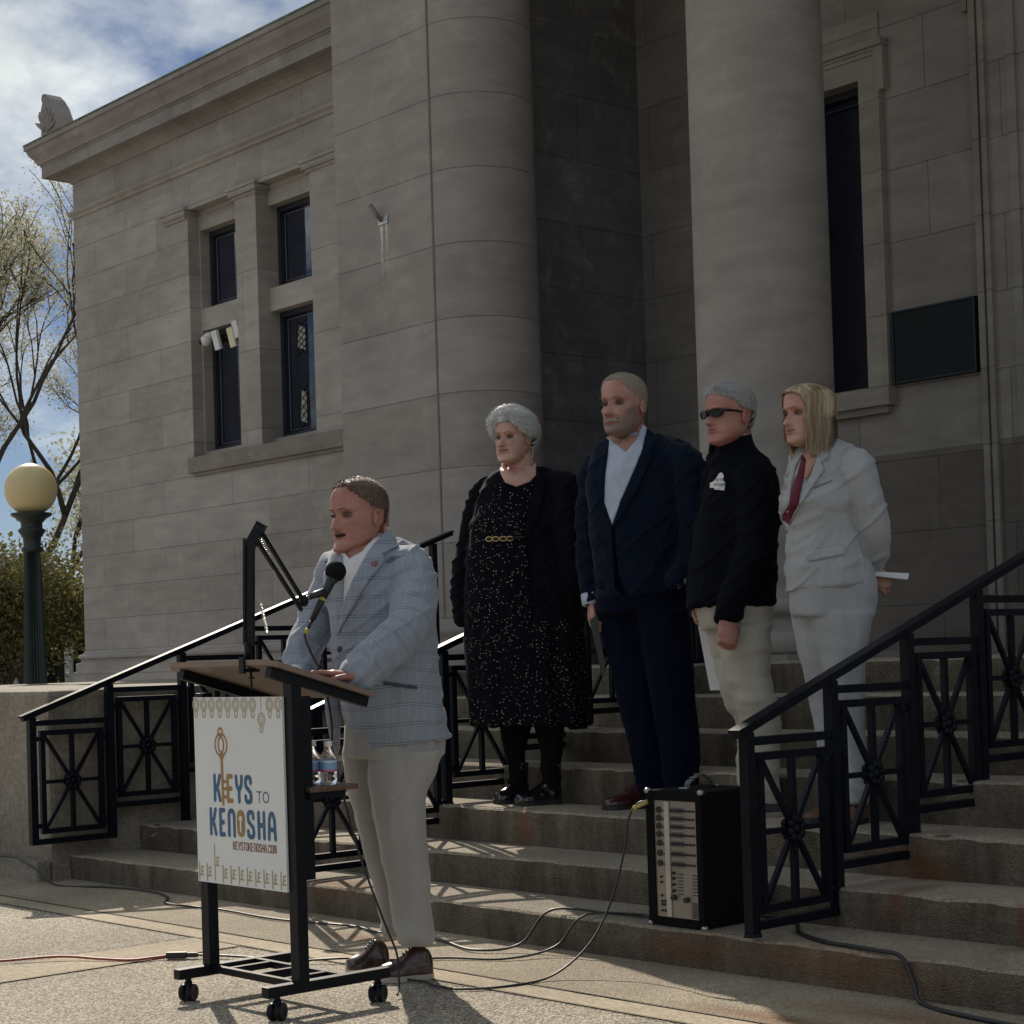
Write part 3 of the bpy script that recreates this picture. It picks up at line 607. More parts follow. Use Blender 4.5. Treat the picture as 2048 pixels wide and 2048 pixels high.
# sloping top
bm = B(); pts2 = [(-5.55,3.345),(-5.52,3.315),(-4.925,3.315),(-4.895,3.345),(-4.895,3.735),(-5.55,3.735)]
sl = (1.050-1.166)/(3.71-3.31); zt = lambda y: 1.170+sl*(y-3.315)
A_ = [bm.verts.new((x,y,zt(y))) for x,y in pts2]; D_ = [bm.verts.new((x,y,zt(y)-.018)) for x,y in pts2]
bm.faces.new(A_).material_index = 0; bm.faces.new(D_[::-1]).material_index = 1
for i in range(6): bm.faces.new((A_[i],D_[i],D_[(i+1)%6],A_[(i+1)%6])).material_index = 2
fix(bm); tp = obj('top', bm, m_walnut, None, False, [m_walnut, m_under, M('edge_band',(0.22,0.155,0.12),.5)]); tp.parent = lec; tp.matrix_parent_inverse = Matrix.Translation((5.2,-3.5,0))
for x in (LX0+.02, LX1+.012):
    bm = B(); bar(bm, (x,3.33,zt(3.33)-.037), (x,3.72,zt(3.72)-.037), .03, .034); lp_('top_bracket', bm, m_blkmet)
# side shelf
bm = B(); box(bm, LX0+.03, -4.912, 3.47, 3.665, .727, .745, bev=.004); shf = lp_('shelf', bm, m_walnut)
bm = B(); box(bm, LX1-.03, LX1+.02, 3.475, 3.62, .705, .7265); lp_('shelf_arm', bm, m_blkmet)
# sign board
m_sign = M('white_sign_board', (0.74,0.75,0.75), 0.55, var=0.02, bst=0); m_blue = M('sign_blue', (0.035,0.12,0.24), 0.5, var=0.05, bst=0)
m_gold = M('sign_gold', (0.36,0.20,0.07), 0.5, var=0.05, bst=0); m_pale = M('sign_pale_gold', (0.42,0.34,0.19), 0.5, var=0.05, bst=0); m_brown = M('sign_brown', (0.25,0.10,0.06), 0.5, bst=0); m_navy_ = M('sign_slate', (0.07,0.09,0.15), 0.5, bst=0)
SX0, SX1, SZ0, SZ1, SY_ = -5.505, -4.962, 0.405, 1.046, 3.40
bm = B(); box(bm, SX0, SX1, SY_, SY_+.008, SZ0, SZ1); sg = lp_('sign_board', bm, m_sign)
ex, ey, en = Vector((SX1-SX0,0,0)), Vector((0,0,SZ1-SZ0)), Vector((0,-1,0)); org = Vector((SX0, SY_-.0006, SZ0))
AS = (SX1-SX0)/(SZ1-SZ0); EX = Vector((1,0,0)); EY = Vector((0,0,1))
W_, H_ = SX1-SX0, SZ1-SZ0
bm = B(); wk = .0165
for ch, x, w_, z in (('K',.123,.034,.288),('Y',.257,.034,.288),('S',.314,.033,.288),('K',.093,.032,.171),('E',.154,.025,.171),('N',.207,.032,.171),('S',.324,.033,.171),('H',.388,.031,.171),('A',.447,.037,.171)):
    text(bm, ch, x, z, w_, .083, 0, wk, org, EX, EY, en)
lp_('blue_lettering', bm, m_blue, sg)
bm = B(); text(bm, 'To', .382, .290, .026, .034, .010, .0045, org, EX, EY, en, wid={'o':1.25}); lp_('small_to', bm, m_navy_, sg)
bm = B()
kx = .171
def ring(x, z, rx, rz, w): stroke(bm, [(x+rx*cos(i*pi/12), z+rz*sin(i*pi/12)) for i in range(25)], w, org, EX, EY, en)
stroke(bm, [(kx,.44),(kx+.003,.276)], .0145, org, EX, EY, en)
text(bm, 'E', .205, .288, .028, .083, 0, wk, org, EX, EY, en)
for z in (.352,.328,.300): stroke(bm, [(kx,z),(.20,z)], .011, org, EX, EY, en)
ring(kx-.002, .478, .037, .038, .0075); ring(kx-.002, .478, .017, .026, .0075); ring(kx-.004, .521, .014, .013, .008); ring(kx, .441, .010, .011, .008)
stroke(bm, [(.2805,.191),(.2805,.236)], .049, org, EX, EY, en)
lp_('gold_key_mark', bm, m_gold, sg)
bm = B(); o2 = org+Vector((0,-.0012,0)); stroke(bm, [(.2805,.229),(.2805,.2295)], .020, o2, EX, EY, en); stroke(bm,[(.2805,.188),(.2805,.226)],.0095,o2,EX,EY,en); lp_('keyhole', bm, m_sign, sg)
bm = B(); text(bm, 'KEYSTOKENOSHA.COM', .229, .124, .0106, .0255, .0052, .0038, org, EX, EY, en, wid={'.':.2,'M':1.3}); lp_('web_address', bm, m_brown, sg)
bm = B()
for i in range(11):                                           # border of key bows at the top
    x = .016+i*.0505; x = min(x, W_-.018)
    if i == 8:
        stroke(bm, [(x,H_-.004),(x,H_-.045)], .004, org, EX, EY, en); z = H_-.075
    else: z = H_-.026
    ring(x, z, .020, .021, .0042); ring(x, z, .0095, .013, .0038); ring(x, z-.031, .0085, .012, .0042)
for i in range(11):                                           # border of key bits at the bottom
    x = .010+i*.050; z = .012 if i != 2 else .05
    hh = .052 if i != 2 else .082
    stroke(bm, [(x,z-.004 if i!=2 else .012),(x,z+hh)], .0062, org, EX, EY, en)
    stroke(bm, [(x,z+.012),(x+.014,z+.012),(x+.014,z+.040),(x+.026,z+.040)], .0058, org, EX, EY, en); stroke(bm, [(x+.014,z+.012),(x+.026,z+.012)], .0058, org, EX, EY, en); stroke(bm, [(x+.014,z+.026),(x+.024,z+.026)], .0055, org, EX, EY, en)
lp_('key_border', bm, m_pale, sg)

# boom arm and microphone
m_brass = M('yellow_band', (0.45,0.42,0.06), 0.45, bst=0); m_chrome = M('chrome', (0.6,0.58,0.56), 0.22, 0.95, var=0.05, bst=0)
arm = empty('boom_arm', (-5.055, 3.34, 1.17), 'black spring boom arm clamped to the lectern top', 'boom arm')
ab = Vector((-5.055,3.34,1.17)); L_ = lambda p: Vector(p)-ab
bm = B(); box(bm, -.014, .014, -.03, .03, -.04, -.028); box(bm, -.014, .014, -.033, -.025, -.045, .01); cyl(bm, (0,-.005,.0), (0,-.005,.06), .012, 12); cyl(bm, (0,0.005,-.10), (0,0.005,-.028), .004, 8); sphere(bm, (0,0.005,-.06), .013, (1.6,.5,.35), 8)
obj('clamp', bm, m_blkmet, arm)
p0, p1, p2, p3 = Vector((0,.0,.05)), L_((-5.067,3.36,1.572)), L_((-5.031,3.38,1.60)), L_((-5.135,3.62,1.368))
sd_ = Vector((.012,.006,0))
bm = B()
for s_ in (-1,1): bar(bm, p0+sd_*s_, p1+sd_*s_, .009, .020)
bar(bm, p0+Vector((0,0,.0)), p1-Vector((0,0,.03)), .018, .010); obj('lower_arm', bm, m_blkmet, arm)
bm = B()
for of in (Vector((0,0,.0)), Vector((.0,-.012,-.04))): bar(bm, p2+of, p3+of*.8, .010, .012)
obj('upper_arm', bm, m_blkmet, arm)
bm = B(); bar(bm, p1-Vector((0,.0,.03)), p2+Vector((0,.01,.02)), .030, .034); sphere(bm, p3, .018, (1,1,1.2), 10); obj('knuckle', bm, m_blkmet, arm)
def spring(a, b, name='spring'):
    bm = B(); a, b = Vector(a), Vector(b); d = (b-a); t_ = d.normalized(); s = t_.cross(Vector((0,0,1))).normalized(); q = t_.cross(s); n = 140
    pts = [a+d*(i/n)+(s*cos(i*1.1)+q*sin(i*1.1))*(.0048 if 10 < i < n-10 else .0005) for i in range(n+1)]
    tube(bm, pts, .0013, 5); obj(name, bm, m_chrome, arm, True)
spring(p2+Vector((0,-.01,.01)), p2.lerp(p3,.48)+Vector((0,-.02,-.04)))
spring(p0.lerp(p1,.42)+Vector((.02,.03,0)), p0+Vector((.03,.055,.03)))
mic = empty('microphone', (-5.135, 3.76, 1.47), 'black microphone with a round foam windscreen on the boom arm', 'microphone')
mb = Vector((-5.135,3.76,1.47)); mt = Vector((-5.162,3.675,1.305)); md = (mt-mb).normalized()
m_foam = M('foam', (0.010,0.010,0.012), 0.95, var=0.3, vs=60, bs=420, bst=0.9, spec=0.2)
bm = B(); sphere(bm, (0,0,0), .037, n=32); obj('foam_windscreen', bm, m_foam, mic, True)
bm = B(); tube(bm, [md*.028, md*.045, md*.13, md*.19], [.024,.017,.0125,.010], 16); tube(bm, [md*.19, md*.235], [.0065,.005], 10); obj('handle', bm, m_blk, mic, True)
bm = B(); tube(bm, [md*.105, md*.115], [.0138,.0138], 16); tube(bm, [md*.225, md*.245], [.0075,.0075], 12); obj('yellow_ring', bm, m_brass, mic)
bm = B(); cl = md*.085; tube(bm, [cl, cl+Vector((-.01,-.035,-.005)), cl+Vector((-.012,-.06,-.015))], [.0185,.012,.010], 12); obj('clip', bm, m_blk, mic, True)
bm = B(); tube(bm, [cl+Vector((-.012,-.06,-.015)), p3+ab-mb+Vector((0,.01,.01))], [.0085,.007], 10); obj('stand_thread', bm, m_chrome, mic, True)

# bottles
m_clear, t, b, co = base_mat('clear_plastic'); b.inputs['Base Color'].default_value = (.95,.97,1,1); b.inputs['Roughness'].default_value = .05; b.inputs['Transmission Weight'].default_value = 1; b.inputs['IOR'].default_value = 1.33
m_lab, t, b, co = base_mat('bottle_label'); sz = nd(t,'ShaderNodeSeparateXYZ',{0:co}).outputs[2]
t.links.new(mixc(t, mth(t,'LESS_THAN',sz,.052), mixc(t, mth(t,'GREATER_THAN',sz,.075), (.22,.38,.62,1), (.50,.62,.74,1)), (.55,.10,.22,1)), b.inputs['Base Color']); b.inputs['Roughness'].default_value = .4
def bottle(x, y, lab):
    r = empty('water_bottle', (x,y,.7455), lab, 'bottle', 'water bottles on the lectern shelf')
    bm = B(); lathe(bm, [(.004,.004),(.022,0),(.028,.006),(.0285,.03),(.027,.035),(.0285,.04),(.0285,.085),(.026,.095),(.018,.112),(.012,.12),(.011,.132)], 28); fix(bm); obj('bottle_body', bm, m_clear, r, True)
    bm = B(); lathe(bm, [(.014,.128),(.0145,.13),(.0145,.145),(.013,.147)], 20); obj('cap', bm, m_white, r, True)
    bm = B(); L = [[bm.verts.new((.0292*cos(a), .0292*sin(a), z)) for a in [i*2*pi/28 for i in range(28)]] for z in (.045,.082)]
    for i in range(28): bm.faces.new((L[0][i],L[0][(i+1)%28],L[1][(i+1)%28],L[1][i]))
    obj('label', bm, m_lab, r, True)
bottle(-4.948, 3.57, 'clear water bottle with a blue and red label, nearer the open shelf end')
bottle(-5.005, 3.545, 'clear water bottle half hidden behind the lectern leg')
bm = B(); box(bm, -.02,.02,-.014,.014,0,.006,bev=.002); o = obj('white_card', bm, m_white); o.location = (-4.985,3.545,.7458); tag(o, 'small white card lying between the two water bottles', 'card')

# ============================================================ amplifier
am = empty('amplifier', (-4.635, 4.905, .14), 'black carpeted portable amplifier with a silver mixer panel standing on the lowest step', 'amplifier')
m_carp = M('amp_carpet', (0.010,0.010,0.012), 0.97, var=0.5, vs=120, bs=500, bst=1.0, spec=0.15, bd=0.006); m_panel = M('mixer_panel', (0.33,0.305,0.27), 0.35, 0.5, var=0.1); m_pan2 = M('mixer_panel_dark', (0.17,0.16,0.15), 0.4, 0.4)
AW, AH = .278, .50
bm = B(); box(bm, -AW/2, AW/2, 0.004, .30, .0, AH, bev=.01); obj('cabinet', bm, m_carp, am)
bm = B(); fx = lambda u: -AW/2+u*AW; fz = lambda v: v*AH
for q in ((0.0,.14,0,1),(.90,1.0,0,1),(.14,.90,0,.065),(.14,.90,.925,1)): box(bm, fx(q[0])+.001, fx(q[1])-.0005, -.012, .003, fz(q[2])+.001, fz(q[3])-.001)
obj('front_rim', bm, m_carp, am)
bm = B(); box(bm, fx(.14), fx(.90), -.006, .0035, fz(.065), fz(.925)); pnl = obj('mixer_panel', bm, m_panel, am)
bm = B(); box(bm, fx(.33), fx(.42), -.012, -.0062, fz(.068), fz(.922), bev=.003); obj('panel_ridge', bm, M('bright_ridge',(0.55,0.50,0.43),.4,.3), am)
rows_ = [.855,.795,.735,.675,.610,.535,.460]
bm = B()
for v in rows_:
    box(bm, fx(.44), fx(.68), -.0066, -.0061, fz(v-.022), fz(v+.022))
obj('grey_strip', bm, m_pan2, am)
for v in rows_:
    bm = B(); cyl(bm, (fx(.225),-.0063,fz(v)), (fx(.225),-.011,fz(v)), .0125, 20); obj('input_jack', bm, m_blk, am)
def knob(u, v, y0, y1, r, n=10, nm='knob'):
    q = B(); cyl(q, (fx(u),y0,fz(v)), (fx(u),y1,fz(v)), r, n); obj(nm, q, m_blk, am)
for v in rows_:
    for k_, u in enumerate((.47,.52,.57,.62,.67,.73,.79,.85)): knob(u, v, -.0067, -.016, .0052 if k_ < 4 else .0038)
    knob(.298, v-.006, -.0062, -.009, .0032, 8, 'small_socket')
for v in (.395,.355,.31,.265): knob(.47, v, -.0062, -.016, .0058)
for (u, v) in ((.47,.215),(.70,.205)): knob(u, v, -.0062, -.02, .0105, 16)
for (u, v) in ((.24,.36),(.24,.32),(.24,.22),(.24,.18),(.29,.18),(.24,.155),(.29,.155),(.24,.11),(.30,.11)): knob(u, v, -.0062, -.011, .0050, 10, 'small_socket')
bm = B()
for u in (.54,.80):
    for k_ in range(7): box(bm, fx(u), fx(u+.09), -.0085, -.0062, fz(.385-.024*k_), fz(.391-.024*k_))
obj('slider_slots', bm, m_blk, am)
bm = B(); o_ = Vector((fx(.80), -.0069, fz(.185))); box(bm, fx(.76), fx(.885), -.0066, -.0061, fz(.07), fz(.19)); obj('name_plate', bm, m_pan2, am)
bm = B(); text(bm, 'PX700', 0, 0, .0075, .017, .0035, .0022, Vector((fx(.80), -.0072, fz(.185))), Vector((0,0,-1)), Vector((1,0,0)), Vector((0,-1,0))); obj('model_lettering', bm, m_blk, am)
bm = B(); pts = catmull([(-.01,.075,AH),(-.012,.10,AH+.03),(-.012,.15,AH+.05),(-.012,.20,AH+.03),(-.01,.225,AH)], 8)
for a, b in zip(pts, pts[1:]):
    vs = [bm.verts.new(p) for p in (a+Vector((-.013,0,0)), a+Vector((.013,0,0)), b+Vector((.013,0,0)), b+Vector((-.013,0,0)))]; bm.faces.new(vs)
fix(bm); o = obj('strap_handle', bm, M('strap',(0.10,0.105,0.09),.4,spec=.8), am, True); md_ = o.modifiers.new('s','SOLIDIFY'); md_.thickness = .004
bm = B()
for y in (.065,.235): box(bm, -.03, .01, y-.01, y+.01, AH+.0005, AH+.007, bev=.002)
for x in (-AW/2, AW/2):
    for z in (0, AH): sphere(bm, (x*.96, -.003, z*.985+.004), .015, (1,1,.8), 10)
obj('metal_fittings', bm, M('nickel',(0.4,0.38,0.36),.3,.9), am, True)

# ============================================================ cables
m_cab = M('black_rubber', (0.012,0.013,0.016), 0.45, var=0.2, spec=0.6); m_red = M('red_rubber', (0.30,0.06,0.05), 0.5)
def cable(label, pts, m=m_cab, r=.0045, name='cable', group='cables lying on the pavement and steps'):
    bm = B(); tube(bm, catmull(pts, 10), r, 8); o = obj(name, bm, m, None, True); return tag(o, label, 'cable', group)
cable('black cable humped over the terrace plinth and running along the foot of the steps', [(-10.6,4.3,.008),(-10.1,4.55,.02),(-9.75,4.62,.10),(-9.45,4.64,.13),(-9.15,4.62,.09),(-8.95,4.64,.012),(-8.6,4.76,.012),(-8.25,4.80,.012),(-7.95,4.73,.012),(-7.73,4.60,.012),(-7.32,4.64,.012),(-6.84,4.62,.012),(-6.38,4.70,.012),(-6.14,4.66,.012),(-5.79,4.69,.012),(-5.45,4.60,.014),(-5.31,4.72,.035),(-5.28,4.86,.152),(-5.05,4.96,.148),(-4.79,4.98,.148)], r=.0052)
cable('red extension cord lying on the left pavement, plugged into a black connector', [(-7.2,2.6,.008),(-6.95,3.0,.01),(-6.76,3.25,.016),(-6.64,3.45,.02),(-6.50,3.55,.012),(-6.38,3.62,.010),(-6.345,3.70,.012),(-6.325,3.76,.014)], m_red, .0052)
bm = B(); bar(bm, (-6.33,3.755,.016), (-6.272,3.81,.016), .028, .024); bar(bm, (-6.272,3.81,.016), (-6.24,3.84,.016), .018, .018); tag(obj('plug_connector', bm, m_blk), 'black plug connector at the end of the red cord', 'connector')
cable('black cord running from the plug connector under the lectern towards the speaker', [(-6.245,3.835,.016),(-6.12,3.92,.012),(-6.0,3.96,.012),(-5.82,4.02,.012),(-5.66,4.15,.02),(-5.55,4.25,.012),(-5.4,4.42,.012),(-5.2,4.55,.012),(-5.13,4.74,.04),(-5.08,4.87,.152),(-4.80,5.02,.148)])
cable('black microphone cable hanging from the microphone down behind the lectern', [(-5.1695,3.6515,1.262),(-5.172,3.648,1.243),(-5.160,3.665,1.185),(-5.145,3.70,1.10),(-5.165,3.745,.95),(-5.145,3.73,.846),(-5.094,3.72,.743),(-5.032,3.74,.520),(-4.986,3.76,.383),(-4.961,3.80,.245),(-4.983,3.86,.142),(-4.975,3.86,.05),(-4.935,3.82,.012)], r=.004, name='microphone_cable', group=None)
cable('black cable with a yellow plug looping from the amplifier down to the pavement', [(-4.752,4.89,.596),(-4.785,4.87,.592),(-4.81,4.84,.54),(-4.80,4.80,.422),(-4.775,4.70,.25),(-4.745,4.55,.11),(-4.76,4.38,.02),(-4.78,4.2,.008),(-4.86,4.05,.008),(-4.98,4.03,.008),(-5.08,4.05,.01),(-5.16,4.04,.012),(-5.23,4.09,.03),(-5.24,4.12,.012)], r=.0042)
bm = B(); tube(bm, [(-4.757,4.889,.597),(-4.80,4.862,.575),(-4.812,4.85,.55)], [.009,.009,.006], 10); tag(obj('cable_plug', bm, M('yellow_plug',(0.42,0.34,0.10),.5), None, True), 'yellow cable plug in the top socket of the amplifier', 'plug')
cable('thick black cable crossing the lowest step at the right and dropping to the pavement', [(-4.50,5.24,.15),(-4.335,5.207,.147),(-4.16,5.02,.147),(-3.975,4.92,.147),(-3.86,4.90,.147),(-3.72,4.875,.147),(-3.60,4.848,.142),(-3.545,4.838,.06),(-3.49,4.80,.012),(-3.28,4.72,.012),(-2.9,4.66,.012)], r=.0075)

# ============================================================ trees and background
m_bark = M('bark', (0.055,0.045,0.038), 0.95, var=0.4, vs=8, bs=30, bst=.6, stretch=(3,3,.6), bd=.03)
def leafmat(name, col, tr=(0.3,0.35,0.08)):
    m, t, b, co = base_mat(name); n1 = noise_n(t, co, 2.2, 5); oi = nd(t,'ShaderNodeTexWhiteNoise',{'Vector':nd(t,'ShaderNodeVectorMath',{0:co,1:(.15,.15,.15)},operation='SNAP').outputs[0]}).outputs[0]
    c = ramp(t, n1, .3, .7, c4([x*.6 for x in col]), c4([min(1,x*1.4) for x in col])); c = mixc(t, 1.0, c, ramp(t, oi, 0, 1, (.6,.6,.6,1), (1.3,1.25,1.1,1)), 'MULTIPLY')
    t.links.new(c, b.inputs['Base Color']); b.inputs['Roughness'].default_value = .6
    trn = nd(t,'ShaderNodeBsdfTranslucent',{'Color':c4(tr)}); mxs = nd(t,'ShaderNodeMixShader',{0:.35}); t.links.new(b.outputs[0], mxs.inputs[1]); t.links.new(trn.outputs[0], mxs.inputs[2])
    t.links.new(mxs.outputs[0], t.nodes['Material Output'].inputs[0]); return m
def leaves(bm, c, n, spread, size, rnd):
    for _ in range(n):
        p = c+Vector((rnd.gauss(0,1), rnd.gauss(0,1), rnd.gauss(0,1)))*spread
        a = Vector((rnd.uniform(-1,1), rnd.uniform(-1,1), rnd.uniform(-1,1))).normalized(); b = a.cross(Vector((rnd.uniform(-1,1), rnd.uniform(-1,1), rnd.uniform(-1,1)))).normalized(); s = size*rnd.uniform(.6,1.4)
        bm.faces.new([bm.verts.new(p+q) for q in (a*s*.5, b*s*.32, -a*s*.5, -b*s*.32)])
def tree(loc, h, label, seed, tw, lsize, lden, m_leaf, lean=(0,0), depth=6, spread=.55, up_=.25, fork=.33, ls=.28):
    rnd = random.Random(seed); root = empty('tree', loc, label, 'tree'); bt = B(); bl = B()
    def grow(p, d, L, r, k):
        n = 4; pts = [p]; q = p.copy(); dd = d.copy()
        for i in range(n):
            dd = (dd+Vector((rnd.gauss(0,.13), rnd.gauss(0,.13), rnd.gauss(0,.08)+.02))).normalized(); q = q+dd*(L/n); pts.append(q.copy())
        tube(bt, pts, [r*(1-.35*i/n) for i in range(n+1)], 7 if k > 2 else 5)
        if k <= 2: 
            for pp in pts[1:]: leaves(bl, pp, lden, ls, lsize, rnd)
        if k == 0: return
        for j in range(rnd.choice((2,3,3)) if k < depth else 3):
            az = rnd.uniform(0,2*pi); s = spread*rnd.uniform(.6,1.3); side = Vector((cos(az), sin(az), 0))
            nd_ = (dd+side*s+Vector((0,0,up_*rnd.uniform(0,1)))).normalized()
            st_ = pts[rnd.choice((3,4))] if j else pts[4]
            grow(st_, nd_, L*rnd.uniform(.68,.86), r*.62, k-1)
    grow(Vector((0,0,0)), Vector((lean[0],lean[1],1)).normalized(), h*fork, tw, depth)
    obj('trunk', bt, m_bark, root, True); obj('crown', bl, m_leaf, root)
    return root
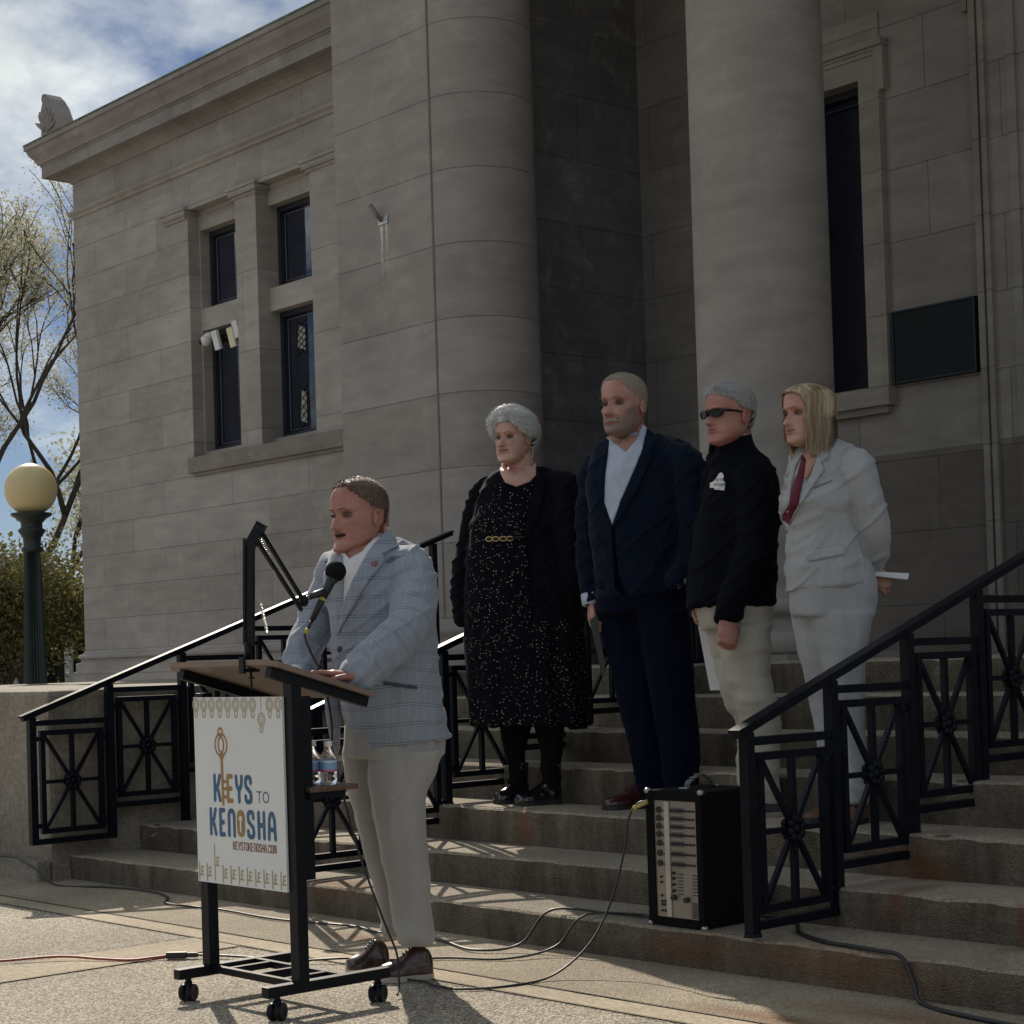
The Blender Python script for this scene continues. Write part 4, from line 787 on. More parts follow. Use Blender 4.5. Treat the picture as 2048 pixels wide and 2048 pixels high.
PD={"speaker":{"base":[-5.326,4.068,0.0],
"torso":[[0.022,-0.0,1.598,0.092,0.09,-0.003],[0.019,-0.01,1.579,0.117,0.11,-0.004],[0.017,-0.019,1.56,0.156,0.135,-0.005],[0.023,-0.029,1.526,0.186,0.15,-0.006],[0.026,-0.037,1.449,0.199,0.165,-0.006],[0.031,-0.046,1.357,0.197,0.18,-0.006],[0.035,-0.054,1.266,0.193,0.19,-0.006],[0.037,-0.052,1.174,0.191,0.195,-0.006],[0.049,-0.05,1.083,0.188,0.195,-0.006],[0.063,-0.039,0.991,0.184,0.19,-0.006],[0.078,-0.027,0.908,0.179,0.185,0.009],[0.093,-0.016,0.85,0.174,0.18,0.027]],
"arm_near":[[0.145,-0.148,1.494,0.076],[0.163,-0.206,1.393,0.078],[0.134,-0.314,1.272,0.073],[0.051,-0.412,1.184,0.067],[-0.028,-0.491,1.101,0.061]],
"arm_far":[[-0.138,0.102,1.501,0.072],[-0.189,0.094,1.387,0.07],[-0.235,0.046,1.266,0.067],[-0.267,-0.022,1.169,0.062],[-0.277,-0.081,1.108,0.056]],
"hips":[[0.065,-0.018,0.972,0.181,0.17,-0.006],[0.062,-0.017,0.881,0.181,0.17,-0.006],[0.054,-0.015,0.808,0.183,0.165,-0.006]],
"leg_near":[[0.108,-0.076,0.827,0.129,0.115,-0.004],[0.086,-0.084,0.734,0.116,0.11,-0.004],[0.075,-0.092,0.643,0.095,0.1,-0.003],[0.088,-0.089,0.485,0.081,0.09,-0.003],[0.099,-0.087,0.358,0.075,0.085,-0.002],[0.108,-0.084,0.222,0.067,0.08,-0.002],[0.113,-0.083,0.166,0.066,0.083,-0.002],[0.116,-0.082,0.13,0.06,0.07,-0.002]],
"leg_far":[[-0.05,0.055,0.826,0.09,0.105,-0.003],[-0.055,0.057,0.715,0.072,0.1,-0.002],[-0.044,0.058,0.635,0.063,0.095,-0.002],[-0.008,0.072,0.438,0.053,0.085,-0.002],[0.012,0.074,0.323,0.048,0.08,-0.002],[0.024,0.076,0.202,0.044,0.078,-0.001],[0.026,0.077,0.163,0.044,0.08,-0.001],[0.032,0.078,0.133,0.037,0.06,-0.001]],
"shoe_near":[[0.173,-0.071,0.061,0],[-0.014,-0.121,0.039,0]],
"shoe_far":[[0.004,0.099,0.083,0],[-0.147,0.059,0.049,0]],
"head":[[-0.051,-0.084,1.815,0.094,0,-0.003],[-0.06,-0.079,1.548,0.094,0,-0.003]],
"neck":[[0.007,-0.032,1.67,0.062],[-0.016,-0.01,1.576,0.07]],
"shirt":[[-0.098,1.558],[-0.067,1.521],[-0.023,1.545],[0.051,1.639],[0.071,1.635],[0.014,1.519],[-0.041,1.427],[-0.08,1.325],[-0.099,1.304],[-0.099,1.411],[-0.103,1.501]],
"lapel_near":[[0.063,1.633],[0.085,1.616],[0.107,1.565],[0.051,1.535],[0.059,1.509],[0.007,1.447],[-0.069,1.329],[-0.118,1.247],[-0.1,1.343],[-0.054,1.445],[-0.001,1.542]],
"lapel_far":[[-0.094,1.536],[-0.086,1.464],[-0.095,1.348],[-0.116,1.254],[-0.129,1.349],[-0.133,1.448],[-0.116,1.51]],
"pocket":[[0.046,1.081],[0.161,1.06],[0.163,1.049],[0.044,1.069]],
"skin_v":[[-0.093,1.59],[-0.071,1.51],[-0.017,1.523],[0.062,1.624],[0.062,1.648],[-0.027,1.642]],
"button":[-0.111,-0.213,1.2],
"pin":[0.022,-0.198,1.501],
"pocketsquare":[-1.296,-0.069,3.616],
"flap":[[-0.16,-0.039,1.024,0.03],[-0.157,-0.038,0.943,0.026],[-0.152,-0.036,0.87,0.018],[-0.148,-0.035,0.822,0.008]],
"hand_near":[[-0.028,-0.401,1.103,0],[-0.196,-0.491,1.116,0]],
"hand_far":[[-0.267,-0.101,1.108,0],[-0.288,-0.221,1.122,0]]},"woman_black":{"base":[-6.665,6.026,0.43],
"coat":[[0.022,-0.001,1.651,0.124,0.09,-0.004],[0.025,-0.011,1.625,0.164,0.11,-0.005],[0.04,-0.01,1.59,0.217,0.13,-0.007],[0.04,-0.019,1.52,0.249,0.15,-0.008],[0.022,-0.026,1.396,0.269,0.17,-0.009],[0.007,-0.023,1.248,0.283,0.18,-0.009],[0.001,-0.02,1.051,0.288,0.19,-0.009],[-0.002,-0.016,0.859,0.297,0.2,-0.009]],
"arm_near":[[0.213,-0.129,1.541,0.075],[0.231,-0.156,1.355,0.075],[0.23,-0.142,1.161,0.068],[0.208,-0.119,0.992,0.055]],
"arm_far":[[-0.185,0.091,1.567,0.055],[-0.255,0.084,1.401,0.052],[-0.297,0.057,1.213,0.047],[-0.317,0.031,1.038,0.043],[-0.318,0.013,0.914,0.035]],
"dress":[[-0.01,-0.0,1.597,0.093,0.07,-0.003],[-0.01,-0.026,1.397,0.197,0.13,-0.006],[-0.017,-0.023,1.2,0.234,0.15,-0.007],[-0.014,-0.02,1.052,0.264,0.17,-0.008],[-0.013,-0.017,0.916,0.283,0.19,-0.009],[-0.007,-0.025,0.817,0.298,0.215,-0.009],[-0.002,-0.012,0.657,0.303,0.23,-0.01],[0.008,-0.009,0.508,0.308,0.235,-0.01],[0.01,-0.007,0.385,0.307,0.235,-0.01]],
"leg_near":[[0.113,-0.088,0.434,0.09,0.085,-0.003],[0.103,-0.087,0.361,0.073,0.075,-0.002],[0.105,-0.085,0.263,0.059,0.06,-0.002],[0.101,-0.083,0.177,0.05,0.052,-0.002],[0.097,-0.08,0.019,0.054,0.055,-0.002]],
"leg_far":[[-0.066,0.062,0.435,0.087,0.085,-0.003],[-0.068,0.063,0.36,0.075,0.075,-0.002],[-0.065,0.065,0.261,0.056,0.058,-0.002],[-0.061,0.067,0.173,0.042,0.05,-0.001],[-0.066,0.07,0.042,0.047,0.055,-0.001]],
"shoe_near":[[0.138,-0.071,0.065,0],[-0.073,-0.161,0.059,0]],
"shoe_far":[[-0.027,0.079,0.08,0],[-0.177,-0.001,0.046,0]],
"head":[[-0.033,-0.086,1.931,0.113,0,-0.004],[-0.041,-0.081,1.664,0.113,0,-0.004]],
"neck":[[0.0,-0.033,1.73,0.065],[-0.009,-0.05,1.592,0.08]],
"skin":[[-0.092,1.672],[-0.101,1.641],[-0.094,1.609],[-0.076,1.57],[-0.023,1.548],[0.043,1.571],[0.076,1.606],[0.078,1.667],[0.022,1.657]],
"opening":[[-0.094,1.602],[-0.076,1.563],[-0.023,1.542],[0.043,1.564],[0.075,1.594],[0.056,1.515],[0.029,1.434],[0.008,1.323],[0.026,1.185],[0.029,0.996],[0.029,0.846],[-0.287,0.856],[-0.274,1.126],[-0.255,1.343],[-0.203,1.463],[-0.14,1.545]],
"lapel_near":[[0.077,1.659],[0.097,1.61],[0.119,1.536],[0.087,1.429],[0.027,1.298],[0.008,1.322],[0.029,1.433],[0.055,1.514],[0.075,1.593]],
"buckle":[-0.104,-0.224,1.291]},"man_navy":{"base":[-5.934,6.08,0.43],
"torso":[[0.027,-0.002,1.735,0.122,0.08,-0.004],[0.041,-0.012,1.71,0.168,0.1,-0.005],[0.045,-0.021,1.667,0.235,0.13,-0.007],[0.043,-0.029,1.584,0.259,0.145,-0.008],[0.034,-0.037,1.432,0.255,0.155,-0.008],[0.027,-0.044,1.293,0.239,0.155,-0.008],[0.019,-0.031,1.154,0.221,0.155,-0.007],[0.011,-0.019,1.05,0.207,0.16,-0.007],[0.002,-0.018,0.992,0.192,0.16,0.026]],
"arm_far":[[-0.171,0.12,1.63,0.062],[-0.205,0.123,1.454,0.06],[-0.221,0.107,1.264,0.055],[-0.225,0.08,1.097,0.05],[-0.22,0.062,0.993,0.045]],
"arm_near":[[0.232,-0.16,1.594,0.075],[0.252,-0.176,1.413,0.072],[0.252,-0.163,1.243,0.065],[0.215,-0.171,1.118,0.058],[0.162,-0.19,1.059,0.05]],
"hips":[[0.016,-0.021,1.132,0.214,0.15,-0.007],[0.016,-0.019,1.015,0.206,0.15,-0.007],[0.014,-0.017,0.911,0.202,0.145,-0.006]],
"leg_near":[[0.095,-0.077,0.918,0.118,0.11,-0.004],[0.116,-0.083,0.733,0.108,0.105,-0.003],[0.141,-0.079,0.501,0.097,0.095,-0.003],[0.158,-0.075,0.316,0.09,0.085,-0.003],[0.167,-0.073,0.177,0.084,0.085,-0.003],[0.165,-0.07,0.044,0.082,0.085,-0.003]],
"leg_far":[[-0.063,0.043,0.926,0.119,0.11,-0.004],[-0.047,0.047,0.738,0.102,0.1,-0.003],[-0.016,0.051,0.503,0.087,0.09,-0.003],[0.018,0.055,0.315,0.084,0.082,-0.003],[0.036,0.057,0.173,0.081,0.08,-0.003],[0.038,0.06,0.056,0.084,0.085,-0.003]],
"shoe_far":[[0.029,0.059,0.08,0],[-0.192,-0.051,0.067,0]],
"shoe_near":[[0.227,-0.06,0.059,0],[0.012,-0.16,0.051,0]],
"head":[[-0.05,-0.088,2.012,0.102,0,-0.003],[-0.059,-0.082,1.716,0.102,0,-0.003]],
"neck":[[-0.008,-0.034,1.83,0.06],[-0.021,-0.022,1.704,0.07]],
"front_edge":[[-0.124,1.302],[-0.115,1.302],[-0.109,1.196],[-0.101,1.082],[-0.072,0.999],[-0.086,0.985],[-0.117,1.023],[-0.121,1.105]],
"btn":[[-0.064,1.584],[-0.085,1.494],[-0.106,1.403]],
"shirt":[[-0.112,1.72],[-0.09,1.687],[-0.046,1.642],[0.002,1.698],[0.041,1.777],[0.061,1.76],[0.03,1.651],[-0.026,1.527],[-0.08,1.414],[-0.12,1.308],[-0.153,1.417],[-0.145,1.542],[-0.125,1.656]],
"skin_v":[[-0.126,1.729],[-0.095,1.673],[-0.046,1.621],[0.015,1.683],[0.059,1.764],[-0.0,1.778],[-0.081,1.75]],
"lapel_near":[[0.06,1.762],[0.097,1.72],[0.101,1.692],[0.063,1.652],[0.076,1.636],[0.0,1.467],[-0.103,1.31],[-0.126,1.297],[-0.081,1.413],[-0.028,1.525],[0.029,1.649]],
"lapel_far":[[-0.121,1.686],[-0.152,1.65],[-0.178,1.541],[-0.172,1.427],[-0.122,1.297],[-0.155,1.415],[-0.144,1.54],[-0.126,1.654]],
"hand_far":[[-0.219,0.052,0.969,0],[-0.215,0.015,0.832,0]],
"cuff_far":[[-0.222,0.062,1.007,0.044],[-0.219,0.052,0.955,0.042]],
"cuff_near":[[0.185,-0.19,1.072,0.045],[0.146,-0.199,1.043,0.042]],
"folder":[[-0.22,-0.016,0.883,0],[-0.172,-0.011,0.623,0]]},"man_black":{"base":[-5.279,6.063,0.43],
"torso":[[0.016,-0.001,1.661,0.044,0.065,-0.001],[-0.008,-0.01,1.614,0.079,0.09,-0.003],[-0.015,-0.019,1.565,0.123,0.12,-0.004],[0.006,-0.028,1.509,0.142,0.14,-0.005],[0.005,-0.027,1.432,0.16,0.16,-0.005],[-0.022,-0.024,1.269,0.184,0.17,-0.006],[-0.037,-0.021,1.138,0.188,0.17,-0.006],[-0.048,-0.019,1.007,0.189,0.17,-0.006],[-0.057,-0.017,0.915,0.188,0.168,-0.006]],
"arm_near":[[0.04,-0.158,1.462,0.082],[0.044,-0.194,1.297,0.078],[0.012,-0.201,1.126,0.072],[-0.047,-0.209,0.989,0.064],[-0.095,-0.216,0.881,0.055]],
"arm_far":[[-0.092,0.102,1.481,0.06],[-0.138,0.116,1.283,0.055],[-0.161,0.099,1.104,0.05],[-0.174,0.082,0.971,0.045]],
"hips":[[-0.046,-0.018,0.985,0.177,0.16,-0.006],[-0.042,-0.017,0.908,0.171,0.16,-0.005],[-0.036,-0.015,0.81,0.157,0.15,-0.005]],
"leg_near":[[-0.008,-0.065,0.83,0.121,0.12,-0.004],[-0.007,-0.073,0.721,0.109,0.115,-0.003],[0.003,-0.071,0.612,0.097,0.105,-0.003],[0.033,-0.079,0.503,0.092,0.1,-0.003],[0.051,-0.078,0.415,0.087,0.092,-0.003],[0.054,-0.075,0.285,0.076,0.085,-0.002],[0.052,-0.073,0.155,0.065,0.078,-0.002],[0.053,-0.071,0.055,0.065,0.08,-0.002]],
"leg_far":[[-0.071,0.044,0.834,0.105,0.11,-0.003],[-0.055,0.047,0.723,0.085,0.105,-0.003],[-0.03,0.049,0.575,0.077,0.1,-0.002],[-0.008,0.051,0.479,0.075,0.095,-0.002],[0.025,0.052,0.412,0.062,0.085,-0.002],[0.025,0.064,0.323,0.06,0.075,-0.002],[0.014,0.066,0.213,0.056,0.07,-0.002],[0.014,0.069,0.085,0.055,0.072,-0.002]],
"shoe_near":[[0.121,-0.081,0.067,0],[-0.084,-0.161,0.054,0]],
"shoe_far":[[0.057,0.078,0.101,0],[-0.129,-0.001,0.086,0]],
"head":[[-0.044,-0.085,1.882,0.116,0,-0.004],[-0.053,-0.08,1.608,0.116,0,-0.004]],
"neck":[[-0.012,-0.032,1.706,0.07],[-0.02,-0.03,1.597,0.075]],
"collar":[[-0.031,-0.031,1.668,0.088],[-0.033,-0.03,1.613,0.096],[-0.026,-0.029,1.554,0.105]],
"badge":[[-0.092,1.489],[-0.084,1.472],[-0.089,1.455],[-0.081,1.437],[-0.086,1.408],[-0.127,1.415],[-0.126,1.424],[-0.141,1.426],[-0.139,1.448],[-0.126,1.452],[-0.11,1.473],[-0.103,1.485]],
"hand_near":[[-0.103,-0.226,0.868,0],[-0.096,-0.255,0.787,0]],
"hand_far":[[-0.175,0.082,0.949,0],[-0.181,0.054,0.849,0]],
"paper":[[-0.197,0.835],[-0.104,0.833],[-0.06,0.549],[-0.153,0.548]],
"glasses":[-3.168,-0.069,3.667]},"woman_grey":{"base":[-4.762,5.982,0.43],
"torso":[[0.013,0.0,1.582,0.068,0.075,-0.002],[0.017,-0.009,1.549,0.108,0.095,-0.003],[0.026,-0.019,1.517,0.145,0.11,-0.005],[0.035,-0.028,1.464,0.169,0.125,-0.005],[0.024,-0.026,1.392,0.17,0.145,-0.005],[-0.004,-0.035,1.319,0.173,0.16,-0.005],[-0.004,-0.024,1.269,0.161,0.15,-0.005],[0.005,-0.022,1.196,0.15,0.145,-0.005],[0.01,-0.021,1.123,0.159,0.155,-0.005],[0.017,-0.019,1.041,0.175,0.165,-0.006],[0.026,-0.018,0.968,0.181,0.17,0.019]],
"arm_near":[[0.122,-0.137,1.45,0.072],[0.153,-0.145,1.346,0.07],[0.186,-0.123,1.214,0.066],[0.203,-0.081,1.134,0.06],[0.205,-0.02,1.076,0.052],[0.199,0.061,1.039,0.045]],
"arm_far":[[-0.068,0.102,1.481,0.05],[-0.048,0.125,1.345,0.05],[0.015,0.158,1.176,0.05],[0.118,0.16,1.067,0.045]],
"hips":[[0.023,-0.02,1.082,0.161,0.15,-0.005],[0.03,-0.018,0.968,0.176,0.16,-0.006],[0.029,-0.016,0.854,0.169,0.16,-0.005]],
"leg_near":[[0.058,-0.066,0.862,0.128,0.125,-0.004],[0.055,-0.073,0.708,0.095,0.115,-0.003],[0.066,-0.07,0.544,0.07,0.095,-0.002],[0.078,-0.067,0.379,0.05,0.085,-0.002],[0.088,-0.065,0.256,0.04,0.08,-0.001],[0.092,-0.061,0.084,0.041,0.085,-0.001]],
"leg_far":[[-0.031,0.044,0.868,0.1,0.115,-0.003],[-0.036,0.047,0.712,0.075,0.105,-0.002],[-0.018,0.05,0.544,0.059,0.09,-0.002],[0.003,0.053,0.377,0.046,0.08,-0.001],[0.01,0.056,0.252,0.04,0.078,-0.001],[0.013,0.059,0.089,0.04,0.08,-0.001]],
"shoe_near":[[0.108,-0.061,0.067,0],[0.019,-0.18,0.031,0]],
"shoe_far":[[0.027,0.059,0.076,0],[-0.113,-0.031,0.051,0]],
"head":[[-0.056,-0.084,1.817,0.102,0,-0.003],[-0.064,-0.079,1.542,0.102,0,-0.003]],
"neck":[[-0.033,-0.03,1.6,0.05],[-0.03,-0.028,1.487,0.055]],
"skin":[[-0.096,1.528],[-0.079,1.487],[-0.096,1.406],[-0.075,1.415],[-0.045,1.465],[-0.019,1.515],[-0.022,1.536]],
"blouse":[[-0.088,1.516],[-0.08,1.485],[-0.095,1.405],[-0.111,1.354],[-0.144,1.227],[-0.169,1.252],[-0.148,1.345],[-0.117,1.426]],
"lapel_near":[[-0.007,1.536],[-0.028,1.522],[-0.067,1.422],[-0.111,1.322],[-0.149,1.226],[-0.133,1.282],[-0.095,1.332],[-0.014,1.441],[-0.025,1.471],[0.012,1.497]],
"lapel_far":[[-0.093,1.509],[-0.117,1.465],[-0.145,1.354],[-0.169,1.256],[-0.175,1.305],[-0.159,1.426],[-0.128,1.496]],
"pocket":[[-0.095,1.113],[0.052,1.133],[0.053,1.094],[-0.09,1.071]],
"breast":[[-0.058,1.372],[0.015,1.398],[0.015,1.394],[-0.059,1.366]],
"button":[-0.15,-0.183,1.204],
"hand":[[0.205,0.051,1.038,0],[0.242,0.031,0.998,0]],
"paper":[[0.197,1.024],[0.346,1.014],[0.343,0.995],[0.203,1.01]]}}
lf1 = leafmat('spring_leaves_pale', (0.42,0.40,0.30), (0.50,0.49,0.36)); lf2 = leafmat('yellow_green_leaves', (0.105,0.102,0.042), (0.24,0.22,0.07)); lf3 = leafmat('green_leaves', (0.05,0.075,0.02), (0.1,0.16,0.03))
tree((-31.3,16.0,0), 11.0, 'tall slender tree with sparse pale spring leaves beside the corner of the library', 5, .15, .058, 12, lf1, (.10,-.05), 6, .46, .28, .27, .13)
tree((-38.5,18.5,0), 11.5, 'sparse spring tree with a crooked trunk at the left edge', 12, .13, .060, 12, lf1, (.05,.02), 6, .48, .24, .26, .14)
tree((-46,24,0), 9.5, 'distant leafy spring tree behind the two slender trees', 21, .2, .13, 12, lf1, (0,0), 5, .5, .2, .25, .5)
tree((-33.5,15.2,0), 4.6, 'low bushy tree with dense yellow-green leaves behind the street lamp', 33, .15, .085, 42, lf2, (0,0), 5, .75, .05, .24, .42)
tree((-28.4,13.9,0), 4.3, 'small yellow-green bushy tree close to the library corner', 44, .10, .075, 40, lf2, (0,0), 5, .7, .05, .24, .36)
tree((-40,16.5,0), 6.0, 'broad bushy olive-green tree at the left edge with a thick bare trunk', 52, .30, .11, 40, lf2, (0,0), 5, .8, .1, .25, .5)
tree((-40,-3,0), 10.5, 'leafy street tree beyond the lawn, seen mirrored in the wing windows', 61, .2, .10, 5, lf1, (0,0), 6, .5, .2, .26, .3)
tree((-37,-9,0), 9.5, 'second street tree farther down the street, mirrored in the windows', 62, .2, .10, 5, lf1, (0,0), 6, .5, .2, .26, .3)
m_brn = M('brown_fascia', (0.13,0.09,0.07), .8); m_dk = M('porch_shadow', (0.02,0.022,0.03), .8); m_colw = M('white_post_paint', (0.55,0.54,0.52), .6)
pb = empty('pavilion', (-47,22,0), 'low brown-roofed pavilion with white posts beyond the trees', 'pavilion')
rotp = Matrix.Rotation(radians(-42), 3, 'Z')
def pv(name, bm, m):
    bmesh.ops.rotate(bm, cent=(0,0,0), matrix=Matrix.Rotation(radians(42),3,'Z'), verts=bm.verts); fix(bm); return obj(name, bm, m, pb)
bm = B(); box(bm, -9, 9, -.6, 4, 2.15, 2.6); box(bm, -9.3, 9.3, -.9, 4.3, 2.6, 2.7); pv('roof', bm, m_brn)
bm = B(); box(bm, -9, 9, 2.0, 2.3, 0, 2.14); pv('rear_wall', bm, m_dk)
for i in range(13):
    bm = B(); x = -8.7+i*1.45; cyl(bm, (x,-.3,0), (x,-.3,2.14), .12, 12); pv('post', bm, m_colw)
m_grass = M('grass', (0.05,0.075,0.02), .95, var=.4, vs=30, bs=90, bst=.8)
sheet('lawn', [(-120,13),(-22,13),(-22,120),(-120,120)], 0.01, m_grass)

# ============================================================ people
def remesh(bm, vox, it=4, f=.5):
    me = bpy.data.meshes.new('tmp'); fix(bm); bm.to_mesh(me); bm.free(); o = bpy.data.objects.new('tmp', me); C.objects.link(o)
    a = o.modifiers.new('r', 'REMESH'); a.mode = 'VOXEL'; a.voxel_size = vox
    if it: s = o.modifiers.new('s', 'SMOOTH'); s.iterations = it; s.factor = f
    dg = bpy.context.evaluated_depsgraph_get(); ev = o.evaluated_get(dg); nm = bpy.data.meshes.new_from_object(ev)
    bpy.data.objects.remove(o); return nm
def mco(me):
    a = np.empty(len(me.vertices)*3); me.vertices.foreach_get('co', a); return a.reshape(-1, 3)
def mno(me):
    a = np.empty(len(me.vertices)*3); me.vertex_normals.foreach_get('vector', a); return a.reshape(-1, 3)
def displace(me, fn):
    co = mco(me); no = mno(me); d = np.array([fn(Vector(c)) for c in co]); co = co+no*d[:, None]
    me.vertices.foreach_set('co', co.ravel()); me.update(); return me
def loft(bm, rings, n=36, e=2.4, cap=True):
    # ring: u, v, z, half-u, half-v, tilt
    L = []
    for r in rings:
        u, v, z, hu, hv = r[:5]; ti = r[5] if len(r) > 5 else 0; row = []
        for i in range(n):
            a = 2*pi*i/n; ca, sa = cos(a), sin(a)
            x = abs(ca)**(2/e)*(1 if ca > 0 else -1); y = abs(sa)**(2/e)*(1 if sa > 0 else -1)
            row.append(bm.verts.new((u+x*hu, v+y*hv, z+ti*x*.5)))
        L.append(row)
    for a, b in zip(L, L[1:]):
        for i in range(n): bm.faces.new((a[i], a[(i+1)%n], b[(i+1)%n], b[i]))
    if cap: bm.faces.new(L[0]); bm.faces.new(L[-1][::-1])
def rint(rings, k=4):                                         # smooth interpolation between measured rings
    out = []; R = [np.array(r, float) for r in rings]
    for i in range(len(R)-1):
        p0, p1, p2, p3 = R[max(0,i-1)], R[i], R[i+1], R[min(len(R)-1,i+2)]
        for j in range(k):
            t = j/k; out.append(list(.5*((2*p1)+(p2-p0)*t+(2*p0-5*p1+4*p2-p3)*t*t+(3*p1-p0-3*p2+p3)*t**3)))
    out.append(list(R[-1])); return out
def chain(bm, rows, n=18, k=5, round_caps=True):
    P = catmull([r[:3] for r in rows], k); rr = []
    for i in range(len(rows)-1):
        for j in range(k): rr.append(rows[i][3]+(rows[i+1][3]-rows[i][3])*j/k)
    rr.append(rows[-1][3]); tube(bm, P, rr, n, round_caps=round_caps)
def patch(name, src, poly, off, m, par, thick=.003, step=.010, vdir=1, shift=(0,0)):
    # a piece of cloth lying on the surface of mesh src, cut to poly (u,z)
    co = mco(src); bv = BVHTree.FromPolygons([tuple(c) for c in co], [tuple(p.vertices) for p in src.polygons])
    P = [Vector((x+shift[0], y+shift[1])) for x, y in poly]; pts = []
    for a, b in zip(P, P[1:]+P[:1]):
        n = max(1, int((b-a).length/step)); pts += [a.lerp(b, i/n) for i in range(n)]
    nb = len(pts); ed = [(i, (i+1) % nb) for i in range(nb)]
    x0, x1 = min(p.x for p in P), max(p.x for p in P); y0, y1 = min(p.y for p in P), max(p.y for p in P)
    def inside(q):
        c = False
        for a, b in zip(P, P[1:]+P[:1]):
            if (a.y > q.y) != (b.y > q.y) and q.x < (b.x-a.x)*(q.y-a.y)/(b.y-a.y)+a.x: c = not c
        return c
    y = y0+step
    while y < y1:
        x = x0+step
        while x < x1:
            q = Vector((x, y))
            if inside(q) and min((q-p).length for p in pts[:nb]) > step*.55: pts.append(q)
            x += step
        y += step
    vs, _, fs, *_r = geometry.delaunay_2d_cdt(pts, ed, [], 1, 1e-6)
    bm = B(); V = []; last = None; ds = []
    for q in vs:
        h = bv.ray_cast(Vector((q.x, -2*vdir, q.y)), Vector((0, vdir, 0)))
        ds.append(h[0].y if h[0] else None)
    good = [d for d in ds if d is not None]; med = sorted(good)[len(good)//2] if good else 0
    for q, d in zip(vs, ds):
        if d is None: 
            dd = [(abs(q.x-o.x)+abs(q.y-o.y), e) for o, e in zip(vs, ds) if e is not None]; d = min(dd)[1] if dd else med
        V.append(bm.verts.new((q.x, d-off*vdir, q.y)))
    for f in fs:
        try: bm.faces.new([V[i] for i in f])
        except Exception: pass
    bmesh.ops.smooth_vert(bm, verts=bm.verts, factor=.3, use_axis_x=False, use_axis_y=True, use_axis_z=False)
    bmesh.ops.triangulate(bm, faces=bm.faces)
    bm.normal_update()
    if sum(f.normal.y*vdir for f in bm.faces) > 0: bmesh.ops.reverse_faces(bm, faces=bm.faces)
    for f in bm.faces: f.smooth = True
    o = obj(name, bm, m, par)
    if thick: sm = o.modifiers.new('thick', 'SOLIDIFY'); sm.thickness = thick; sm.offset = 1
    return o
def folds(kind, seed):
    def f(p):
        a = noise.fractal(Vector((p.x*5+seed, p.y*5, p.z*3)), 1.0, 2.0, 3)*.009
        if kind == 'leg':
            b = noise.noise((p.x*4+seed, p.y*4, p.z*22+p.x*8))*(.004+.010*math.exp(-((p.z-.10)/.12)**2)); c = (1-abs(noise.noise((p.x*14+seed, p.y*9, p.z*2.2)))*2.2)*.006
            return a+b+c
        if kind == 'dress':
            k = max(0, min(1, (1.75-p.z)/.9)); return a*.5+noise.noise((p.x*15+seed, p.y*15, p.z*1.4))*.016*k+noise.noise((p.x*7, p.y*7, p.z*5+seed))*.006
        if kind == 'baggy':
            w = Vector((p.x+p.z*.4, p.y, p.z)); b = noise.noise((w.x*7+seed, w.y*6, w.z*17))*.011; c = noise.noise((w.x*14+seed, w.y*9, w.z*30))*.005
            return a+b+c
        b = noise.noise((p.x*8+seed, p.y*8, p.z*8+p.x*9))*.008; c = 1-abs(noise.noise((p.x*4+seed, p.y*4, p.z*13-p.x*9)))*2.2; e = 1-abs(noise.noise((p.x*11+seed, p.y*7, p.z*5+p.x*4)))*2.4
        return a+b+max(0, c-.55)*.020+max(0, e-.6)*.012
    return f
def garment(parts_rings, chains, vox, kind, seed, it=5, extra=None):
    bm = B()
    for r in parts_rings: loft(bm, rint(r))
    for c in chains:
        R_ = rint(parts_rings[0]); p = c[0]; q = min(R_, key=lambda r: abs(r[2]-p[2])); zt_ = max(r[2] for r in R_)
        chain(bm, [[p[0]+(q[0]-p[0])*.48, p[1]+(q[1]-p[1])*.55, min(p[2]+.015, zt_-.045), p[3]*.72]]+[list(x) for x in c])
    if extra: extra(bm)
    me = remesh(bm, vox, it); return displace(me, folds(kind, seed))
def cloth(name, col, rough=.85, sheen=.25, weave=900, var=.10, bst=.25):
    m, t, b, co = base_mat(name); n1 = noise_n(t, co, 3, 4); n2 = noise_n(t, nd(t,'ShaderNodeMapping',{'Vector':co,'Scale':(1,1,.25)}).outputs[0], weave*.35, 3, .8)
    c = ramp(t, n1, .3, .7, c4([x*(1-var) for x in col]), c4([min(1,x*(1+var)) for x in col])); c = mixc(t, 1.0, c, ramp(t, n2, .3, .7, (.86,.86,.86,1), (1.12,1.12,1.12,1)), 'MULTIPLY')
    t.links.new(c, b.inputs['Base Color']); b.inputs['Roughness'].default_value = rough; b.inputs['Sheen Weight'].default_value = sheen; b.inputs['Sheen Roughness'].default_value = .4; b.inputs['Specular IOR Level'].default_value = .22 if max(col) > .1 else .06
    bump(t, b, n2, bst, .002); return m
